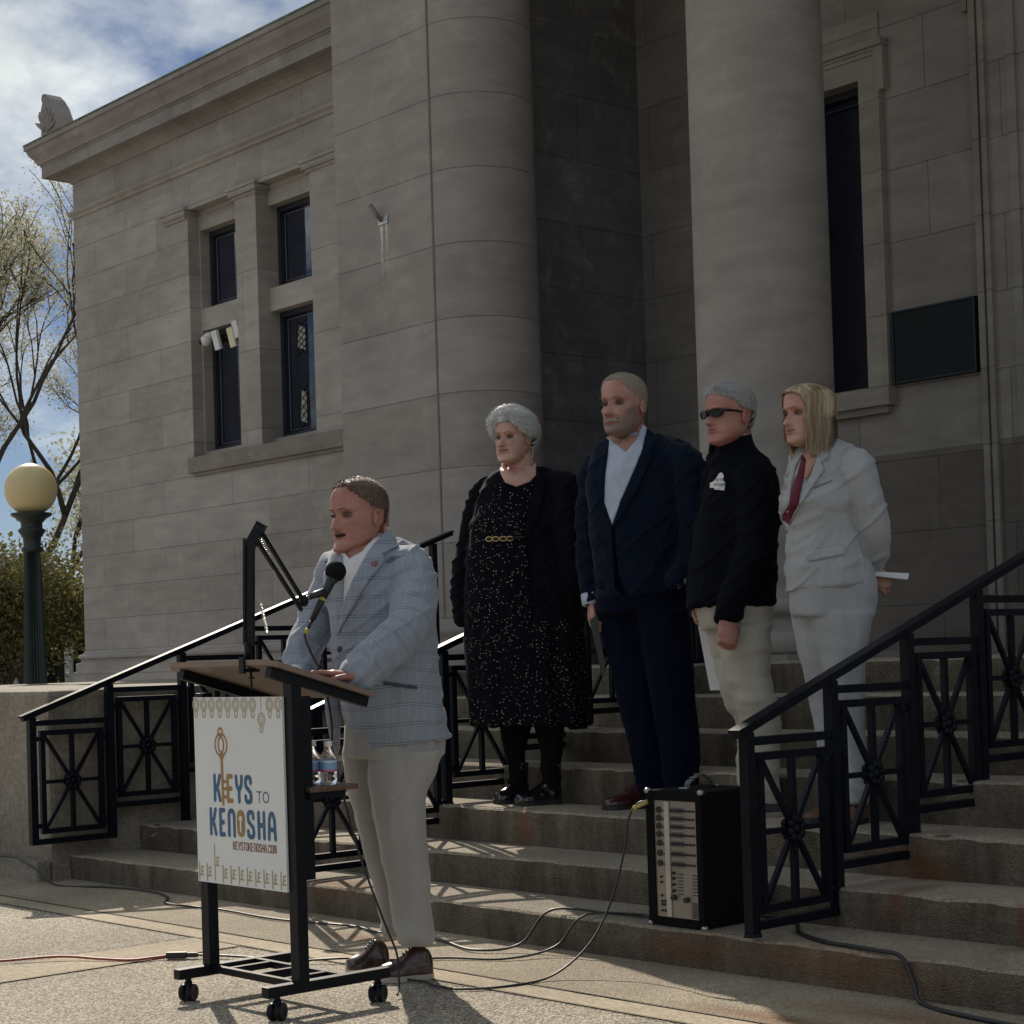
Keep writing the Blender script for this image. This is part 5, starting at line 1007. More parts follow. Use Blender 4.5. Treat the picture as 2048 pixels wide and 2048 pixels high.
def skinmat(name, col, red=.25, beard=None):
    m, t, b, co = base_mat(name); n1 = noise_n(t, co, 14, 4); n2 = noise_n(t, co, 130, 3)
    c = ramp(t, n1, .35, .68, c4([x*1.06 for x in col]), c4((col[0]*.88, col[1]*(1-red)*.88, col[2]*(1-red)*.88))); c = mixc(t, 1.0, c, ramp(t, n2, .3, .7, (.90,.88,.88,1), (1.06,1.06,1.06,1)), 'MULTIPLY')
    if beard:
        fa = nd(t, 'ShaderNodeAttribute', attribute_name='beard').outputs['Fac']; nb = noise_n(t, co, 320, 3, .8)
        c = mixc(t, mth(t, 'MULTIPLY', fa, ramp(t, nb, .25, .75, (.45,.45,.45,1), (1,1,1,1))), c, c4(beard))
    t.links.new(c, b.inputs['Base Color']); b.inputs['Roughness'].default_value = .48; b.inputs['Subsurface Weight'].default_value = .05; b.inputs['Subsurface Radius'].default_value = (.012,.004,.002); b.inputs['Subsurface Scale'].default_value = 1.0
    bump(t, b, n2, .12, .002); return m
class Head:
    def __init__(s, root, uc, vc, zc, H, th, yawtilt=0, skin=None, lips=(0.30,0.12,0.10), jaw=1.0, nose=1.0, wide=1.0, smile=0.0, mouth_open=0.0, beard=None, chin2=0.0, sock=1.0, pitch=0.0, ears=True):
        s.root, s.H, s.th = root, H, th; NU, NV = 72, 84
        s.f = Vector((-sin(th), -cos(th), 0)); s.l = Vector((cos(th), -sin(th), 0)); s.c = Vector((uc, vc, zc))
        s.pitch = pitch
        zf = [0,.03,.06,.11,.15,.20,.27,.33,.40,.47,.53,.60,.68,.76,.84,.90,.95,.985,1.0]
        ff = [.20,.34,.40,.415,.40,.415,.42,.42,.41,.39,.385,.425,.43,.42,.385,.33,.25,.14,.0]
        bb = [-.10,-.02,.04,.12,.18,.24,.31,.35,.39,.42,.44,.455,.46,.445,.41,.355,.27,.155,.0]
        ww = [.06,.13,.17,.215,.24,.262,.28,.29,.30,.308,.312,.318,.322,.318,.295,.255,.195,.11,.0]
        s.prof = (zf, ff, bb, ww); g = lambda x, m_, q: math.exp(-((x-m_)/q)**2)
        def surf(a, z):
            F = float(np.interp(z, zf, ff)); Bk = float(np.interp(z, zf, bb)); Wd = float(np.interp(z, zf, ww))*wide
            if z < .3: Wd *= 1+(jaw-1)*(1-z/.3)
            mid = (F-Bk)/2; hd = (F+Bk)/2; ca, sa = cos(a), sin(a)              # a=0 is the front
            e = 2.0 if ca > 0 else 2.15
            y = abs(ca)**(2/e)*(1 if ca > 0 else -1); x = abs(sa)**(2/e)*(1 if sa > 0 else -1)
            X = x*Wd; Y = mid+y*hd
            if ca > -.1:
                fr = max(0, min(1, (ca+.1)*1.6)); ax = abs(X)
                nz = (.50-z)/.17
                if -.15 < nz < 1.35:
                    h_ = max(0, min(1, nz)); pr = (.028+.100*h_**1.2) if nz <= 1 else .128*max(0, 1-(nz-1)/.26)**1.0
                    Y += nose*pr*g(X, 0, .034+.030*h_**2)*fr
                Y += .030*g(ax, .048, .022)*g(z, .345, .028)*fr*nose               # nostril wings
                Y -= .062*sock*g(ax, .125, .066)*g(z, .510, .040)*fr                # eye sockets
                Y += .028*g(ax, .120, .090)*g(z, .585, .026)*fr; Y += .006*g(ax, .13, .055)*g(z, .462, .014)*fr
                Y += .026*g(ax, .185, .06)*g(z, .405, .05)*fr*(1+.8*smile)
                zc_ = .232+smile*.10*ax; mw = .105+smile*.02
                inm = 1/(1+math.exp((ax-mw)/.014))
                Y += .014*g(z, zc_+.022, .016)*inm*fr+.019*g(z, zc_-.026, .018)*inm*fr-.012*g(z, zc_-.060, .018)*g(ax,0,.08)*fr
                Y -= (.024+.05*mouth_open*(smile < .8))*g(z, zc_-.002, .010+.022*mouth_open)*inm*fr*(1-.75*(smile > .8))
                Y -= .012*g(z, .175, .02)*g(ax, 0, .09)*fr; Y += .020*g(z, .075, .04)*g(ax, 0, .07)*fr
                Y -= .016*g(ax, .100+.03*smile+.25*max(0,.36-z)*.5, .016)*g(z, .29, .055)*fr*(.5+smile)  # folds beside the mouth
            if chin2 and z < .14: Y += chin2*.10*g(z, .03, .06)*max(0, ca); Z = z-chin2*.05*g(z, .0, .08)*max(0, ca)
            else: Z = z
            return X, Y, Z
        s.surf = surf; bm = B(); L = []; s.NU, s.NV = NU, NV; s.grid = {}
        for j in range(NV+1):
            z = j/NV; z = z if z < .9 else .9+.1*sin((z-.9)/.1*pi/2)
            row = []
            for i in range(NU):
                a = 2*pi*i/NU
                # denser columns at the front of the face
                a = a-.55*sin(a) if True else a
                X, Y, Z = surf(a, z); row.append(bm.verts.new(s.W(X, Y, Z))); s.grid[(i, j)] = (a, z)
            L.append(row)
        for j in range(NV):
            for i in range(NU):
                f = bm.faces.new((L[j][i], L[j][(i+1)%NU], L[j+1][(i+1)%NU], L[j+1][i])); f.smooth = True
                a, z = s.grid[(i, j)]; X, Y, Z = surf(a, z); ax = abs(X)
                zc_ = .232+smile*.10*ax; mw = .108+smile*.02
                if cos(a) > .3:
                    q = (ax/mw)**2
                    if q < 1:
                        hh = (.047+.018*(smile > .8)+.014*(mouth_open > .5))*sqrt(1-q)
                        if abs(z-zc_) < hh*.95: f.material_index = 1
                        if abs(z-zc_) < ((.0062+.040*mouth_open) if smile < .8 else .026)*sqrt(1-q): f.material_index = 2
                        if mouth_open > .3 and smile < .8 and zc_+.008 < z < zc_+.010+.018*mouth_open and q < .55: f.material_index = 3
                        if smile > .8 and zc_-.016 < z < zc_+.018 and q < .72: f.material_index = 3
        bm.faces.new(L[0][::-1]); bmesh.ops.remove_doubles(bm, verts=L[-1], dist=1e-5)
        s.skin = skin; me = [skin, M('lips', lips, .45, bst=0), M('mouth_dark', (.03,.012,.012) if mouth_open > .2 else (.13,.055,.045), .6, bst=0), M('teeth', (.27,.25,.22), .35, bst=0)]
        s.o = obj('head', fix(bm), skin, root, True, me)
        if beard:
            vals = []; at = s.o.data.attributes.new('beard', 'FLOAT', 'POINT'); inv_ = lambda q: ((q-s.c)/s.H)
            sg_ = lambda x, w_: 1/(1+math.exp(-x/w_))
            for v in s.o.data.vertices:
                q = inv_(v.co); ax = abs(q.dot(s.l)); yf = q.dot(s.f); z = q.z
                up_lim = .31+.18*sg_(ax-.235, .015)-.05*sg_(.10-ax, .01)*sg_(yf-.1, .02)
                vals.append(sg_(up_lim-z, .014)*sg_(yf-.03, .02)*(1 if z > .02 else .5))
            at.data.foreach_set('value', vals)
        for sg in (-1, 1):
            if ears: s.ear(sg)
            s.eye(sg)
    def W(s, x, y, z):                                        # x to the person's left, y forward, z up (head heights)
        if s.pitch: y, z = y*cos(s.pitch)+(z-.45)*sin(s.pitch), .45+(z-.45)*cos(s.pitch)-y*sin(s.pitch)
        return s.c+(s.l*x+s.f*y+Vector((0,0,z)))*s.H
    def ear(s, sg):
        bm = B(); pts = []
        w = .305
        for k in range(13):
            a = -pi*.62+k/12*pi*1.55; pts.append(s.W(sg*(w+.035+.012*sin(a)), -.02-.050*cos(a)*1.0-.012, .455+.095*sin(a)))
        tube(bm, pts, [.016*s.H]*len(pts), 8, round_caps=True)
        cc = [s.W(sg*(w+.012), -.03, .455+z) for z in (-.07,-.03,.02,.06)]; tube(bm, cc, [.02*s.H,.042*s.H,.045*s.H,.03*s.H], 10, round_caps=True)
        tube(bm, [s.W(sg*(w+.03), .0, .375), s.W(sg*(w+.03), -.01, .40)], [.019*s.H]*2, 8, round_caps=True)
        obj('ear', bm, s.skin, s.root, True)
    def eye(s, sg):
        X = .130*sg; a = 0.6*sg
        e = s.W(X, .315, .503); bm = B(); ex_ = s.l; 
        R = Matrix((s.l, s.f, Vector((0,0,1)))).transposed()
        sphere(bm, e, .074*s.H, (.86,.66,.30), 16, 0, R)
        sphere(bm, e+s.f*(.0440*s.H), .027*s.H, (.95,.32,.80), 12, 1, R)
        obj('eye', bm, None, s.root, True, [M('eye_white', (.20,.175,.16), .3, bst=0), M('iris', (.03,.025,.02), .2, bst=0)])
        bm = B()                                              # upper lid line
        P = [s.W(X+sg*dx, .383-abs(dx)*.35-(.025 if dx > .03 else 0), .520-abs(dx)*.22) for dx in (-.058,-.03,0,.03,.06)]
        tube(bm, P, [.005*s.H,.012*s.H,.013*s.H,.012*s.H,.005*s.H], 6); obj('eyelid', bm, s.lid if hasattr(s,'lid') else M('lid', (.09,.045,.035), .6, bst=0), s.root, True)
    def brow(s, m, th=.012, z=.592):
        for sg in (-1, 1):
            bm = B(); P = []
            for dx in (-.075,-.03,.02,.07): 
                X = .13*sg+dx*sg; P.append(s.W(X, float(np.interp(.59, s.prof[0], s.prof[1]))+.017-.9*(X*X), z+.008-dx*dx*3.0-(.010 if dx < -.05 else 0)))
            tube(bm, P, [th*s.H*.7, th*s.H, th*s.H, th*s.H*.4], 6, flat=.8); obj('eyebrow', bm, m, s.root, True)
    def hair(s, m, mask, thick, name='hair', strands=500, slen=.05, sdir=(0,-.5,-.6), seed=3, sw=.0012, curl=.3, lum=1):
        # shell grown from the scalp where mask(a, z) > 0; a in -pi..pi, 0 = front
        bm = B(); rnd = random.Random(seed); V = {}; roots = []
        def vert(i, j):
            if (i, j) in V: return V[(i, j)]
            a, z = s.grid[(i % s.NU, j)]; X, Y, Z = s.surf(a, z); aa = (a+pi) % (2*pi)-pi; k = mask(aa, z)
            zf, ff, bb, ww = s.prof; ctr = Vector((0, -.02, .55)); p = Vector((X, Y, Z)); n = (p-Vector((0, (float(np.interp(z, zf, ff))-float(np.interp(z, zf, bb)))/2*.6, min(Z, .62)))).normalized()
            t = thick*max(0, min(1, k))**.6*(1+.18*noise.noise((aa*3+seed, z*4, 1)))+.003
            q = p+n*t; V[(i, j)] = bm.verts.new(s.W(*q)); roots.append((q, n, k)); return V[(i, j)]
        for j in range(s.NV):
            for i in range(s.NU):
                a, z = s.grid[(i, j)]; aa = (a+pi) % (2*pi)-pi
                if mask(aa, z) > 0:
                    try: f = bm.faces.new((vert(i, j), vert((i+1)%s.NU, j), vert((i+1)%s.NU, j+1), vert(i, j+1))); f.smooth = True
                    except Exception: pass
        R_ = roots[:]
        for _ in range(strands):
            q, n, k = rnd.choice(R_); d = Vector(sdir); d = (d-n*d.dot(n))
            d = (d.normalized()*(1-curl)+n*(.25+.35*rnd.random())+Vector((rnd.gauss(0,.25), rnd.gauss(0,.25), rnd.gauss(0,.15)))*curl*1.5).normalized(); Ls = slen*rnd.uniform(.5,1.3)
            p0 = q-n*.006; p1 = q+d*Ls*.5+n*.003; p2 = q+d*Ls-n*(.9*Ls*Ls)-Vector((0,0,.5*Ls*Ls)); sd_ = d.cross(n).normalized()*sw/s.H
            A0, A1, B0, B1, T = (bm.verts.new(s.W(*v)) for v in (p0-sd_, p0+sd_, p1-sd_*.8, p1+sd_*.8, p2)); bm.faces.new((A0, A1, B1, B0)); bm.faces.new((B0, B1, T))
        return obj(name, bm, m, s.root)
def hairmat(name, c0, c1):
    m, t, b, co = base_mat(name); st = nd(t,'ShaderNodeMapping',{'Vector':co,'Scale':(1,1,.18)}).outputs[0]; n = noise_n(t, st, 260, 4, .7)
    t.links.new(ramp(t, n, .35, .65, c4(c0), c4(c1)), b.inputs['Base Color']); b.inputs['Roughness'].default_value = .5; b.inputs['Specular IOR Level'].default_value = .3; bump(t, b, n, .35, .002); return m
def hand(root, wrist, tip, pn, skin, curl=.2, sz=1.0, name='hand', spread=.12, thumb=1, grip=False):
    # wrist -> tip direction, pn = back-of-hand normal, in person space
    w = Vector(wrist); d = (Vector(tip)-w).normalized(); pn = Vector(pn); pn = (pn-d*pn.dot(d)).normalized(); sd_ = d.cross(pn)*thumb; bm = B(); k = sz*.001
    P = lambda a, b, c: w+d*(a*k)+sd_*(b*k)+pn*(c*k)
    tube(bm, [P(-9,0,0),P(0,0,0),P(22,0,1),P(50,-2,2),P(78,-3,1),P(88,-3,0)], [27*k,26*k,33*k,41*k,42*k,34*k], 16, flat=1.0, round_caps=True)
    for v in bm.verts:                                        # flatten the palm
        h = (v.co-w).dot(pn); 
        if (v.co-w).dot(d) > -5*k: v.co -= pn*h*(.58 if (v.co-w).dot(d) > 15*k else .3)
    for i, (b, ln) in enumerate(((28,70),(9,78),(-11,73),(-30,58))):
        an = curl*(1+.12*i); p = P(80,b,0); dirn = (d+sd_*(b/30*spread)).normalized(); pts = [p-dirn*12*k, p]; r = (9.0-.7*(i == 3))*k; dd = dirn; q = p
        for j, f in enumerate((.46,.31,.25)):
            a = an*(1.0 if j else .8)*(j+1)/1.6; dj = (dirn*cos(a)-pn*sin(a)); q = q+dj*ln*f*k; pts.append(q.copy())
        tube(bm, pts, [r*1.05,r*1.05,r,r*.92,r*.8], 10, round_caps=True)
    tp = [P(8,22,-3), P(34,42,-8), P(58,52,-14-18*curl), P(80,50-16*curl,-20-26*curl)]; tube(bm, tp, [15*k,12.5*k,10.5*k,8.5*k], 10, round_caps=True)
    me = remesh(bm, .0028, 3); return obj(name, me, skin, root, True)
def shoe(root, heel, toe, z, m, m_sole, wid=.052, h=.085, name='shoe', boot=0.0, laces=True, top=None):
    a = Vector((heel[0], heel[1], z)); b = Vector((toe[0], toe[1], z)); d = (b-a); Ln = d.length; d.normalize(); s_ = Vector((0,0,1)).cross(d); 
    bm = B(); prof = [(-.02,.55,.62),(.04,.78,.85),(.15,.86,1.0),(.30,.80,1.05),(.42,.84,.86),(.55,1.0,.66),(.70,1.06,.52),(.84,.98,.44),(.94,.74,.38),(1.0,.42,.28)]
    L = []; n = 20
    for t, w_, hh in prof:
        row = []; c = a+d*Ln*t
        for i in range(n):
            an = 2*pi*i/n; x = cos(an); y = sin(an); yy = (max(y, -.0)**.8 if y > 0 else y*.28)
            row.append(bm.verts.new(c+s_*(x*wid*w_*(.9 if y > .5 else 1))+Vector((0,0,.022+h*hh*yy+(0 if y > 0 else y*.006)))))
        L.append(row)
    for p, q in zip(L, L[1:]):
        for i in range(n): bm.faces.new((p[i], p[(i+1)%n], q[(i+1)%n], q[i]))
    bm.faces.new(L[0][::-1]); bm.faces.new(L[-1])
    if boot: tube(bm, [a+d*Ln*.16+Vector((0,0,.04)), a+d*Ln*.16+Vector((0,0,h)), a+d*Ln*.15+Vector((0,0,h+boot))], [wid*.85,wid*.8,wid*.95], 18)
    me = remesh(bm, .005, 4); sh = obj(name, me, m, root, True)
    bm = B(); rows = []
    for t, w_, hh in prof:
        c = a+d*Ln*t; rows.append([bm.verts.new(c+s_*(sg*wid*w_*1.07)+Vector((0,0,zz))) for sg, zz in ((-1,0),(-1,.020),(1,.020),(1,0))])
    for p, q in zip(rows, rows[1:]):
        for i in range(4): bm.faces.new((p[i], p[(i+1)%4], q[(i+1)%4], q[i]))
    bm.faces.new(rows[0][::-1]); bm.faces.new(rows[-1]); obj('sole', fix(bm), m_sole, sh)
    if laces:
        bm = B()
        for t in (.34,.40,.46,.52):
            hh = float(np.interp(t, [p[0] for p in prof], [p[2] for p in prof])); c = a+d*Ln*t+Vector((0,0,.024+h*hh)); tube(bm, [c-s_*.020, c+Vector((0,0,.003)), c+s_*.020+d*.006], .0026, 6)
        obj('laces', bm, m_blk, sh)
    return sh
def person(key, label):
    d = PD[key]; o = empty('person', d['base'], label, 'person', 'people standing at the library steps'); o.rotation_euler = (0, 0, atan2(.747, .665)); return o, d
m_solew = M('light_sole', (.42,.38,.33), .7); m_soleb = M('black_sole', (.02,.02,.02), .6)
# ------------------------------------------------------------ speaker
sk_red = skinmat('skin_flushed', (0.42,0.215,0.17), .22); sk_pale = skinmat('skin_pale', (0.52,0.325,0.265), .20); sk_tan = skinmat('skin_tan', (0.45,0.265,0.205), .20); sk_w = skinmat('skin_light', (0.50,0.30,0.235), .2)
def crown_mask(front, temple, ear, nape, part=0.0):
    def f(a, z):
        b = abs(a); thr = float(np.interp(b, [0, .45, .8, 1.15, 1.45, 1.95, 2.3, pi], [front, front-.01+part*(a > 0)*.02, (front+temple)/2, temple, ear, ear-.02, nape, nape]))
        if 1.35 < b < 1.95: thr = max(thr, .555)
        return (z-thr+.02*noise.noise((a*9, z*30, 3)))/.10
    return f
def nose_dir(th): return Vector((-sin(th), -cos(th), 0))
root, d = person('speaker', 'man in a light plaid blazer speaking at the lectern')
th = radians(43)
m_plaid, t, b, co = base_mat('plaid_blazer'); at_ = nd(t, 'ShaderNodeAttribute', attribute_name='plaid'); sp = nd(t, 'ShaderNodeSeparateXYZ', {0: at_.outputs['Vector']})
def line(v, per, pos, wd):
    fr_ = mth(t, 'FRACT', mth(t, 'ADD', mth(t, 'DIVIDE', v, per), 10.0+pos)); return mth(t, 'LESS_THAN', fr_, wd/per)
X_, Y_ = sp.outputs[0], sp.outputs[1]
n_ = noise_n(t, co, 260, 3, .8); base_c = ramp(t, n_, .3, .7, (.235,.268,.325,1), (.335,.370,.43,1))
dk = mth(t, 'MAXIMUM', line(X_, .066, 0, .0022), line(X_, .066, .12, .0022)); dk = mth(t, 'MAXIMUM', dk, mth(t, 'MULTIPLY', mth(t, 'MAXIMUM', line(Y_, .056, 0, .0016), line(Y_, .056, .12, .0016)), .35))
lt = mth(t, 'MAXIMUM', line(X_, .066, .06, .0022), mth(t, 'MAXIMUM', line(Y_, .056, .06, .0030), line(Y_, .056, .5, .0022)))
cc_ = mixc(t, mth(t, 'MULTIPLY', lt, .35), base_c, (.52,.56,.62,1)); cc_ = mixc(t, mth(t, 'MULTIPLY', dk, .70), cc_, (.045,.060,.11,1))
t.links.new(cc_, b.inputs['Base Color']); b.inputs['Roughness'].default_value = .85; b.inputs['Sheen Weight'].default_value = .2; b.inputs['Specular IOR Level'].default_value = .2; bump(t, b, n_, .2, .002)
def plaid_attr(me, arms, cu, cv, shift=0.0):
    co_ = mco(me); at = me.attributes.new('plaid', 'FLOAT_VECTOR', 'POINT'); out = []
    segs = []
    for ar in arms:
        L0 = 0
        for a, c in zip(ar, ar[1:]):
            a3, c3 = Vector(a[:3]), Vector(c[:3]); segs.append((a3, c3, (a[3]+c[3])/2, L0)); L0 += (c3-a3).length
    for p in co_:
        p = Vector(p); best = None
        for a, c, r, L0 in segs:
            ab_ = c-a; tt = max(0, min(1, (p-a).dot(ab_)/ab_.length_squared)); q = a+ab_*tt; dd = (p-q).length-r*1.12
            if best is None or dd < best[0]: best = (dd, L0+tt*ab_.length, p-q, ab_, r)
        if best and best[0] < .004 and p.z < 1.53:
            ax = best[3].normalized(); e1 = ax.cross(Vector((0,1,0))).normalized(); e2 = ax.cross(e1); out.append((best[1], atan2(best[2].dot(e2), best[2].dot(e1))*best[4]+shift, 0))
        else: out.append((p.z+.02*noise.noise((p.x*4, p.y*4, p.z*4)), atan2(p.x-cu, -(p.y-cv))*.17+shift+.01*noise.noise((p.x*3, p.y*3, p.z*4)), 0))
    at.data.foreach_set('vector', np.array(out).ravel())
jm = garment([d['torso']], [d['arm_near'], d['arm_far']], .0075, 'coat', 3.1, 5); plaid_attr(jm, [d['arm_near'], d['arm_far']], .03, -.1)
blz = obj('blazer', jm, m_plaid, root, True)
m_shirt = cloth('white_shirt', (.72,.71,.72), var=.04)
patch('neck_skin', jm, d['skin_v'], .002, sk_red, root, .001); pt = patch('shirt', jm, d['shirt'], .006, m_shirt, root)
for key in ('lapel_near', 'lapel_far'):
    o = patch('lapel', jm, d[key], .010, m_plaid, root, .004); plaid_attr(o.data, [], .03, -.1, .03)
o = patch('pocket_flap', jm, d['pocket'], .006, M('seam_shadow', (.06,.07,.10), .9, bst=0), root, .002)
bm = B(); tube(bm, [(0,0,0),(.004,-.004,0)], [.012,.012], 14); 
def stick(name, src, u, z, r, m, off=.006, par=root, n=16):
    co_ = mco(src); bv = BVHTree.FromPolygons([tuple(c) for c in co_], [tuple(p.vertices) for p in src.polygons]); h = bv.ray_cast(Vector((u,-2,z)), Vector((0,1,0))); y = (h[0].y if h[0] else -.2)-off
    bm = B(); tube(bm, [(u,y+.006,z),(u,y-.003,z)], [r,r*.9], n); return obj(name, bm, m, par, True)
bm.free(); stick('button', jm, d['button'][0], d['button'][2], .0115, M('dark_button', (.05,.06,.09), .4, bst=0)); stick('lapel_pin', jm, d['pin'][0], d['pin'][2], .013, M('red_pin', (.30,.16,.17), .4, .3, vs=90, var=.6, bst=0), .016)
bm = B(); chain(bm, d['flap'], 12); me = remesh(bm, .006, 2); o = obj('blazer_front', me, m_plaid, root, True); plaid_attr(me, [], .03, -.1)
m_tr = cloth('grey_beige_trousers', (.39,.375,.36), var=.08)
tm = garment([d['hips'], d['leg_near'], d['leg_far']], [], .0075, 'leg', 7.7, 5); obj('trousers', tm, m_tr, root, True)
m_bshoe = M('brown_leather', (.045,.020,.016), .28, var=.3, coat=.4, bst=.05)
zg = d['base'][2]
shoe(root, d['shoe_near'][0], d['shoe_near'][1], 0.002, m_bshoe, m_solew, .054, .095); shoe(root, d['shoe_far'][0], d['shoe_far'][1], 0.002, m_bshoe, m_solew, .052, .095)
hd = d['head']; H_s = Head(root, hd[0][0]+.012, hd[0][1], hd[1][2]+.004, .262, th, skin=sk_red, jaw=1.08, wide=.98, mouth_open=.8, nose=.88, chin2=.9, pitch=.05, sock=1.0)
hm_br = hairmat('short_brown_hair', (.075,.045,.035), (.20,.135,.105)); H_s.brow(M('brow_brown', (.12,.06,.045), .8, bst=0), .008)
H_s.hair(hm_br, lambda a, z: (z-.885-.02*abs(a))/.1 if abs(a) < .9 else -1, .010, 'fringe', 140, .075, (.1,.3,.9), 4, .0009, .6); H_s.hair(hm_br, crown_mask(.90,.70,.60,.24), .022, strands=3500, slen=.045, sdir=(0,-.6,-.5), seed=3, sw=.0007, curl=.35)
bm = B(); chain(bm, d['neck'], 20); obj('neck', remesh(bm, .006, 3), sk_red, root, True)
hn, hf = d['hand_near'], d['hand_far']
# hands lie on the sloping top
inv = Matrix.Rotation(-atan2(.747, .665), 4, 'Z') @ Matrix.Translation(-Vector(d['base']))
loc = lambda x, y, z: inv @ Vector((x, y, z))
wr = loc(-4.955, 3.70, zt(3.70)+.040); wl = Vector(d['arm_near'][-1][:3])
tipw = loc(-5.065, 3.55, zt(3.55)+.026)
hand(root, wr, tipw, inv.to_3x3() @ Vector((0,.28,1)), sk_red, .10, 1.0, 'hand', .30, thumb=-1)
bm = B(); tube(bm, [wl+(wl-wr)*.3, wl, wl.lerp(wr,.75)], [.045,.044,.038], 18); obj('shirt_cuff', bm, m_shirt, root, True)
bm = B(); tube(bm, [wl, wr, wr+(tipw-wr)*.12], [.030,.028,.027], 14); obj('wrist', bm, sk_red, root, True)
wr2 = loc(-5.36, 3.69, zt(3.69)+.034); wl2 = Vector(d['arm_far'][-1][:3]); tip2 = loc(-5.40, 3.55, zt(3.55)+.022)
hand(root, wr2, tip2, inv.to_3x3() @ Vector((0,.28,1)), sk_red, .12, .95, 'hand', .25, thumb=1)
bm = B(); tube(bm, [wl2, wl2.lerp(wr2,.8)], [.05,.036], 16); obj('shirt_cuff', bm, m_shirt, root, True)
bm = B(); c_ = Vector(H_s.W(0,-.05,-.02)); 
for sg in (-1,1): pass
bm.free()

# ------------------------------------------------------------ woman in black
root, d = person('woman_black', 'silver-haired woman in a long black dress with gold dots and a black coat')
m_blackc = cloth('black_coat_cloth', (.006,.007,.011), .85, sheen=.03)
m_dress, t, b, co = base_mat('dotted_dress'); vo = nd(t,'ShaderNodeTexVoronoi',{'Vector':co,'Scale':84,'Randomness':.85}); dt = mth(t,'LESS_THAN',vo.outputs[0],.15); hs = nd(t,'ShaderNodeSeparateColor',{0:vo.outputs[1]}); dt = mth(t,'MULTIPLY',dt,mth(t,'GREATER_THAN',hs.outputs[0],.18))
t.links.new(mixc(t, dt, (.005,.006,.010,1), mixc(t, hs.outputs[1], (.80,.66,.36,1), (.85,.76,.52,1))), b.inputs['Base Color']); b.inputs['Specular IOR Level'].default_value = .05; t.links.new(mth(t,'MULTIPLY',dt,.3), b.inputs['Metallic']); t.links.new(mth(t,'SUBTRACT',.8,mth(t,'MULTIPLY',dt,.45)), b.inputs['Roughness'])
dm = garment([d['dress']], [], .009, 'dress', 5.5, 5); obj('dress', dm, m_dress, root, True)
cm_ = garment([d['coat']], [d['arm_near'], d['arm_far']], .008, 'coat', 9.1, 5); obj('coat', cm_, m_blackc, root, True)
patch('dress_front', cm_, d['opening'], .005, m_dress, root, .003, .014)
patch('neck_skin', cm_, d['skin'], .010, sk_pale, root, .003); patch('lapel', cm_, d['lapel_near'], .014, m_blackc, root, .005)
co_ = mco(cm_)
bm = B(); bu = d['buckle']; bv = BVHTree.FromPolygons([tuple(c) for c in co_], [tuple(p.vertices) for p in cm_.polygons])
P = []
for i in range(9):
    u = bu[0]-.09+i*.027; h = bv.ray_cast(Vector((u,-2,bu[2])), Vector((0,1,0))); P.append((u, (h[0].y if h[0] else -.3)-.012, bu[2]+.002*i*.5))
tube(bm, P, .012, 8, flat=.5); obj('belt', bm, M('black_belt',(.01,.01,.012),.35), root, True)
bm = B(); c0 = Vector(P[3])
for dx in (-.018,.018,.05,-.05): tube(bm, [c0+Vector((dx+.016*cos(a), -.012, .011*sin(a))) for a in [i*pi/6 for i in range(13)]], .003, 6)
obj('buckle', bm, M('gold',(.6,.45,.2),.3,.9,bst=0), root, True)
m_tight = cloth('black_tights', (.006,.006,.009), .8, sheen=.03)
obj('legs', garment([d['leg_near'], d['leg_far']], [], .007, 'leg', 1.1, 4), m_tight, root, True)
m_boot = M('black_patent_leather', (.010,.010,.012), .16, coat=.8, bst=.03, var=.1)
zf_ = .43-d['base'][2]
shoe(root, d['shoe_near'][0], d['shoe_near'][1], zf_, m_boot, m_soleb, .052, .10, 'boot', .10, False); shoe(root, d['shoe_far'][0], d['shoe_far'][1], zf_, m_boot, m_soleb, .05, .10, 'boot', .10, False)
hd = d['head']; th = radians(33); Hw = Head(root, hd[0][0]+.004, hd[0][1], hd[1][2]+.002, .250, th, skin=sk_pale, jaw=1.12, wide=1.03, smile=.55, lips=(.36,.15,.14), chin2=.5, nose=.9)
hm_si = hairmat('silver_hair', (.36,.37,.37), (.66,.68,.67)); hm_dk = hairmat('grey_dark_hair', (.06,.06,.065), (.2,.2,.2)); Hw.brow(M('brow_grey', (.20,.12,.10), .8, bst=0), .008)
Hw.hair(hm_si, crown_mask(.78,.58,.42,.18,1), .105, strands=6000, slen=.20, sdir=(0,-1,-.35), seed=5, curl=.10, sw=.0007)
bm = B(); tube(bm, [Hw.W(.02,-.33,.42), Hw.W(.05,-.40,.25), Hw.W(.06,-.38,.05), Hw.W(.05,-.33,-.06)], [.10*.25,.13*.25,.12*.25,.05*.25], 14, round_caps=True); obj('ponytail', bm, hm_dk, root, True)
bm = B(); e_ = Hw.W(.345,-.0,.33); tube(bm, [e_+Vector((.022*sin(a), 0, .030*cos(a)-.03)) for a in [i*pi/9 for i in range(19)]], .0016, 6); obj('hoop_earring', bm, M('gold',(.6,.45,.2),.3,.9,bst=0), root, True)
bm = B(); chain(bm, d['neck'], 20); obj('neck', remesh(bm, .006, 3), sk_pale, root, True)

